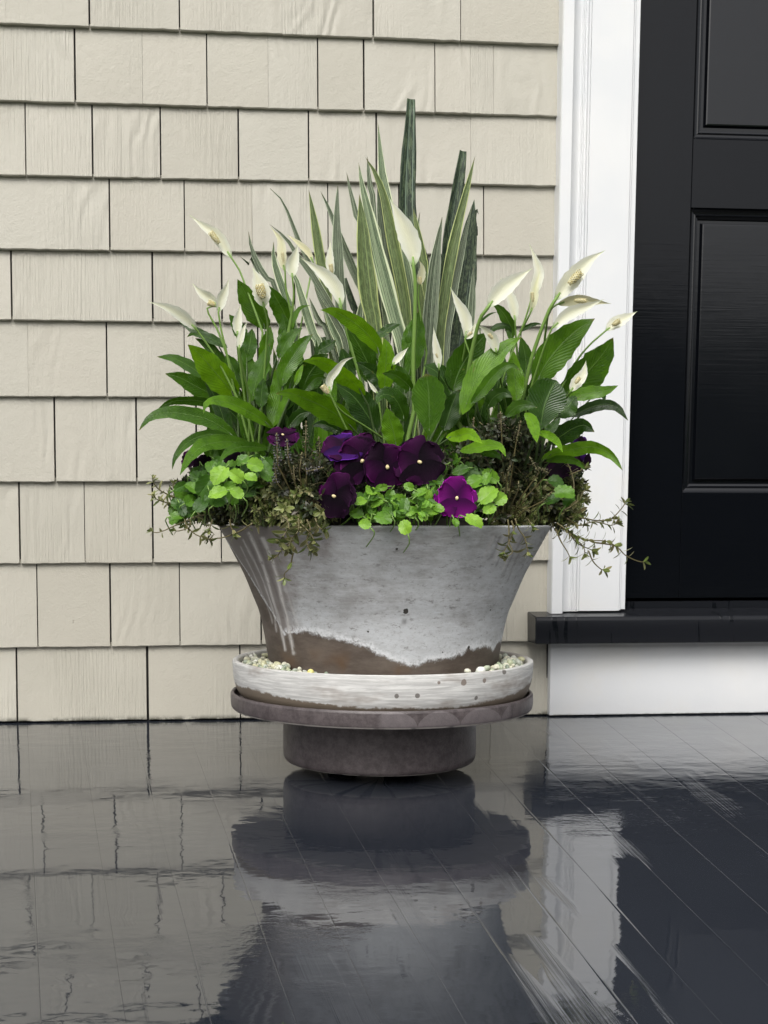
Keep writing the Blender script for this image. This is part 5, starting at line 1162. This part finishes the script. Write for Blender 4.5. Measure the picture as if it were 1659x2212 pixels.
# ---- trailing bronze herb: traced runners plus the dense mat
TR = {}
for k, px, dy_, lb in (('left', 640, -.16, 'bronze green trailing herb spilling over the left rim of the planter'), ('right', 1110, -.13, 'bronze green trailing herb with long runners over the right rim')):
    c = P(px, 1125, PY + dy_); c.z = SOIL - .004; TR[k] = (empty('trailing_herb', c, lb, 'plant', 'trailing herbs at the rim of the planter'), c)
def leaflet(mb, base, dirv, nrm, ln, wd, m=0, cup=.2):
    d = dirv.normalized(); e = d.cross(nrm); e = e.normalized() if e.length > 1e-5 else Vector((1, 0, 0)); n_ = e.cross(d)
    rows = [(0, .18), (.25, .8), (.52, 1.0), (.80, .74), (1, .10)]; v = []; uv = []; f = []
    for t, w_ in rows:
        for s_ in (-1, 0, 1): v.append(base + d * ln * t + e * wd * .5 * w_ * s_ + n_ * (cup * wd * .5 * w_ * abs(s_) - .25 * ln * t * t)); uv.append((.5 + s_ / 2, t))
    for i in range(4):
        for k in range(2): f.append((i * 3 + k, i * 3 + k + 1, (i + 1) * 3 + k + 1, (i + 1) * 3 + k))
    mb.add(v, f, uv, m)
def sprig(mb, pts, ln, rr, pitch=.0085, tuft=True, rst=.0006, dens=1.0, wr=.38):
    """stem with opposite leaf pairs, each pair turned a quarter, and a tuft at the tip"""
    mb.tube(pts, [rst * (1.2 - .6 * i / len(pts)) for i in range(len(pts))], 5, 1)
    L = 0; acc = 0; ang = rr.uniform(0, 3)
    for a, c in zip(pts, pts[1:]):
        seg = (c - a).length; t_ = (c - a).normalized(); s1 = t_.cross(Vector((.1, 1, .3))).normalized(); s2 = t_.cross(s1)
        acc += seg
        while acc > pitch:
            acc -= pitch; p = c - t_ * acc; ang += 1.57 + rr.uniform(-.3, .3)
            if rr.random() > dens: continue
            for sgn in (0, math.pi):
                o = s1 * math.cos(ang + sgn) + s2 * math.sin(ang + sgn); l_ = ln * rr.uniform(.8, 1.3)
                leaflet(mb, p, o + t_ * rr.uniform(.3, .9), t_ + Vector((0, -.4, .3)) - o * .3, l_, l_ * wr * rr.uniform(.85, 1.2))
    if tuft:
        t_ = (pts[-1] - pts[-2]).normalized(); s1 = t_.cross(Vector((.1, 1, .3))).normalized(); s2 = t_.cross(s1)
        for k in range(6):
            a = k * 2.4 + ang; o = s1 * math.cos(a) + s2 * math.sin(a); leaflet(mb, pts[-1] - t_ * .0006 * k, t_ * (1.6 - .25 * k) + o * .8, t_ - o * .5, ln * rr.uniform(.8, 1.15) * (.7 + .06 * k), ln * wr)
rt = random.Random(14)
RUN = [  # zone, line from the plant outward, leaf length in mm, distance start/end, plant
 ('I', [(330, 700), (240, 660), (170, 620), (125, 560), (125, 530)], 9, -.12, -.13, 'left', 1), ('I', [(320, 760), (230, 730), (150, 700), (130, 670)], 9, -.12, -.14, 'left', 1),
 ('I', [(340, 640), (290, 600), (300, 560)], 8, -.12, -.12, 'left', 1), ('I', [(480, 850), (330, 910), (220, 960), (150, 980), (110, 965)], 9, -.15, -.15, 'left', .45),
 ('I', [(560, 830), (440, 860), (430, 930), (340, 965), (300, 960)], 9, -.16, -.16, 'left', .5), ('I', [(380, 830), (400, 920), (470, 990), (540, 1020), (600, 1040)], 9, -.15, -.17, 'left', .5),
 ('I', [(950, 900), (860, 960), (740, 1010), (640, 1030), (560, 1030)], 9, -.21, -.18, 'left', .3), ('I', [(620, 870), (600, 920), (590, 960)], 10, -.18, -.18, 'left', 1), ('I', [(760, 870), (770, 930), (800, 990)], 11, -.20, -.20, 'left', .7),
 ('I', [(1230, 850), (1250, 930), (1210, 1000), (1180, 1040)], 13, -.225, -.235, 'left', 1), ('I', [(1330, 860), (1330, 960), (1270, 1040), (1250, 1110)], 13, -.23, -.24, 'left', 1),
 ('I', [(1400, 870), (1430, 950), (1400, 1040), (1420, 1120), (1450, 1140)], 12, -.23, -.24, 'left', 1), ('I', [(1290, 1040), (1200, 1110), (1150, 1180), (1110, 1190)], 9, -.235, -.23, 'left', .8),
 ('I', [(1300, 1100), (1280, 1180), (1260, 1270), (1215, 1320), (1215, 1370)], 10, -.24, -.225, 'left', .35), ('I', [(1470, 860), (1500, 930), (1540, 960)], 12, -.23, -.24, 'left', 1), ('I', [(1350, 900), (1440, 1000), (1460, 1060)], 12, -.23, -.24, 'left', 1),
 ('H', [(850, 800), (920, 760), (990, 700), (1010, 650), (1040, 620)], 10, -.13, -.12, 'right', .6), ('H', [(900, 850), (1020, 860), (1130, 880), (1240, 870), (1300, 820), (1350, 760), (1370, 730)], 10, -.13, -.09, 'right', .5),
 ('H', [(880, 860), (980, 920), (1090, 890), (1170, 900), (1250, 920), (1300, 900)], 10, -.14, -.12, 'right', .6), ('H', [(800, 900), (920, 990), (1050, 1040), (1200, 1050), (1290, 1090)], 11, -.16, -.14, 'right', .9),
 ('H', [(1100, 1060), (1280, 1090), (1370, 1170), (1480, 1220), (1530, 1220)], 10, -.14, -.12, 'right', .35), ('H', [(830, 920), (950, 1030), (1020, 1100), (1030, 1160)], 12, -.16, -.16, 'right', .8),
 ('H', [(1060, 1130), (1100, 1220), (1160, 1280), (1190, 1290)], 12, -.16, -.15, 'right', .15), ('H', [(790, 950), (830, 1050), (880, 1130), (910, 1190)], 11, -.16, -.16, 'right', .4), ('H', [(870, 920), (960, 1060), (1100, 1130)], 12, -.16, -.15, 'right', .5),
 ('H', [(390, 870), (400, 950), (400, 1060), (430, 1140), (380, 1180)], 11, -.215, -.22, 'right', .6), ('H', [(450, 860), (480, 950), (530, 1020), (550, 1100), (560, 1150)], 11, -.21, -.215, 'right', .5), ('H', [(420, 880), (440, 960), (400, 1060), (350, 1150)], 11, -.215, -.22, 'right', .5),
 ('H', [(560, 870), (600, 940)], 10, -.2, -.2, 'right', 1), ('H', [(940, 640), (935, 540), (900, 430), (850, 360)], 9, -.12, -.11, 'right', .4), ('H', [(900, 500), (1000, 460), (1040, 430)], 8, -.11, -.1, 'right', .5),
]
for z, pts, ln, d0, d1, own, dens in RUN:
    o_, crown = TR[own]; L3 = line3(z, pts, d0, d1, 16); b = MB(); sprig(b, L3, ln * 1.1 / 1000, rt, pitch=.0062, dens=dens, rst=.0009)
    b.build('runner', [M['trail'], M['trail_stem']], o_)
def inpoly(x, y, poly):
    c = False; j = len(poly) - 1
    for i in range(len(poly)):
        if (poly[i][1] > y) != (poly[j][1] > y) and x < (poly[j][0] - poly[i][0]) * (y - poly[i][1]) / (poly[j][1] - poly[i][1]) + poly[i][0]: c = not c
        j = i
    return c
def front_depth(px, base=.205):
    """distance of the rim's front at this place of the view, so the mat follows the round pot"""
    dx = (px - 829) / 354 * .219; return -math.sqrt(max(.0009, base * base - min(dx * dx, base * base * .93)))
def mat_of(own, poly, count, ln, mats, name, deep=0.0, kind=0, sprl=(.018, .04), zone='I'):
    o_, crown = TR[own]; b = MB(); pl = [zp(zone, *p) for p in poly]; xs = [p[0] for p in pl]; ys = [p[1] for p in pl]; k = 0
    while k < count:
        x, y = rt.uniform(min(xs), max(xs)), rt.uniform(min(ys), max(ys))
        if not inpoly(x, y, pl): continue
        k += 1; d = front_depth(x) + rt.uniform(-.012, .05) + deep; p = P(x, y, PY + d)
        out = Vector((rt.uniform(-1, 1) + (x - 829) / 500, rt.uniform(-1.1, .1), rt.uniform(-.6, .9))).normalized(); l_ = rt.uniform(*sprl)
        pts = [p - out * l_ * .5 + Vector((0, 0, -.004)), p, p + out * l_ * .5 + Vector((0, 0, -.002))]
        pts = [Vector(q) for q in catmull([tuple(q) for q in pts], 4)]
        sprig(b, pts, ln * rt.uniform(.7, 1.2), rt, pitch=.006, rst=.0005)
    o = b.build(name, mats, o_); tag(o, kind='stuff'); return o
mat_of('left', [(560, 740), (700, 700), (960, 560), (1120, 540), (1250, 600), (1440, 640), (1570, 740), (1570, 880), (1400, 920), (1240, 890), (1000, 890), (700, 875), (560, 850), (520, 780)], 300, .0105, [M['trail'], M['trail_stem']], 'leaf_mat')
mat_of('right', [(200, 620), (420, 540), (560, 480), (760, 480), (940, 500), (980, 640), (960, 760), (900, 880), (700, 900), (420, 880), (250, 860), (380, 720), (240, 600)], 270, .010, [M['trail'], M['trail_stem']], 'leaf_mat', zone='H')
mat_of('left', [(1060, 620), (1200, 400), (1400, 300), (1560, 400), (1640, 560), (1560, 720), (1300, 700)], 120, .010, [M['shaded_herb'], M['trail_stem']], 'shaded_leaves')
mat_of('right', [(30, 430), (80, 160), (300, 60), (560, 60), (620, 240), (740, 420), (500, 480), (200, 520)], 230, .010, [M['shaded_herb'], M['trail_stem']], 'shaded_leaves', zone='H')
mat_of('left', [(480, 520), (1060, 430), (1060, 700), (1560, 700), (1560, 880), (600, 860), (330, 800), (350, 640)], 260, .010, [M['shaded_herb'], M['trail_stem']], 'shaded_leaves')
mat_of('right', [(220, 560), (700, 440), (960, 520), (900, 860), (300, 880)], 230, .010, [M['shaded_herb'], M['trail_stem']], 'shaded_leaves', zone='H', deep=.012)
mat_of('left', [(1500, 300), (2600, 300), (2600, 880), (1560, 880)], 150, .010, [M['shaded_herb'], M['trail_stem']], 'shaded_leaves', deep=.05)
# ---- bugleweed flower spikes
BG = {}
for k, px, dy_, lb in (('left', 660, -.15, 'bugleweed with silvery purple flower spikes left of the dark pansies'), ('right', 1090, -.12, 'bugleweed with olive brown flower spikes under the right lily leaves')):
    c = P(px, 1125, PY + dy_); c.z = SOIL - .004; BG[k] = (empty('bugleweed', c, lb, 'plant', 'bugleweed plants in the planter'), c)
SPK = [('I', (1150, 150), (1160, 420), 70, -.19, 'left', 'spike_l'), ('I', (1235, 200), (1250, 400), 66, -.2, 'left', 'spike_l'), ('I', (1395, 50), (1390, 270), 66, -.18, 'left', 'spike_o'), ('I', (1360, 310), (1340, 470), 56, -.2, 'left', 'spike_o'),
 ('I', (1545, 440), (1400, 470), 50, -.21, 'left', 'spike_l'), ('I', (1500, 180), (1510, 320), 50, -.17, 'left', 'spike_o'), ('I', (1130, 400), (1150, 560), 56, -.19, 'left', 'spike_l'), ('I', (1290, 420), (1300, 560), 50, -.2, 'left', 'spike_o'),
 ('H', (330, -30), (340, 180), 76, -.17, 'right', 'spike_o'), ('H', (500, 50), (460, 230), 66, -.16, 'right', 'spike_o'), ('H', (570, 350), (650, 480), 48, -.18, 'right', 'spike_o'), ('H', (640, 440), (730, 480), 44, -.17, 'right', 'spike_o'),
 ('H', (410, 420), (380, 540), 46, -.19, 'right', 'spike_o'), ('H', (760, 640), (680, 720), 44, -.18, 'right', 'spike_o'), ('H', (480, 550), (480, 620), 36, -.2, 'right', 'spike_o'), ('H', (110, 20), (100, 140), 50, -.15, 'right', 'spike_o')]
for z, a, c, w_, d, own, mt in SPK:
    o_, crown = BG[own]; a2, c2 = zp(z, *a), zp(z, *c); T_, B_ = P(a2[0], a2[1], PY + d), P(c2[0], c2[1], PY + d); ax = T_ - B_; L_ = ax.length; an = ax.normalized()
    s1 = an.cross(Vector((0, 1, .2))).normalized(); s2 = an.cross(s1); rad = zw(z, w_) / 2 * 1.53 / F; b = MB()
    b.tube([crown, (crown + B_) / 2 + Vector((0, 0, .01)), B_, T_], .0009, 5, 1); nl = int(L_ / .0028)
    for k in range(nl):
        t = k / nl; rr_ = rad * (1 - .75 * t ** 1.4)
        for q in range(7):
            ph = q * .9 + k * .6; o = s1 * math.cos(ph) + s2 * math.sin(ph); p = B_ + ax * t + o * rr_ * rt.uniform(.3, .8)
            leaflet(b, p, o + an * rt.uniform(-.1, .8), an - o * .3, rr_ * rt.uniform(.5, .9) + .001, .0018)
            if rt.random() < .4: blob(b, p + o * rr_ * .4, (.0009, .0009, .0011), rt, IV1, IF1)
    b.build('flower_spike', [M[mt], M['trail_stem']], o_)
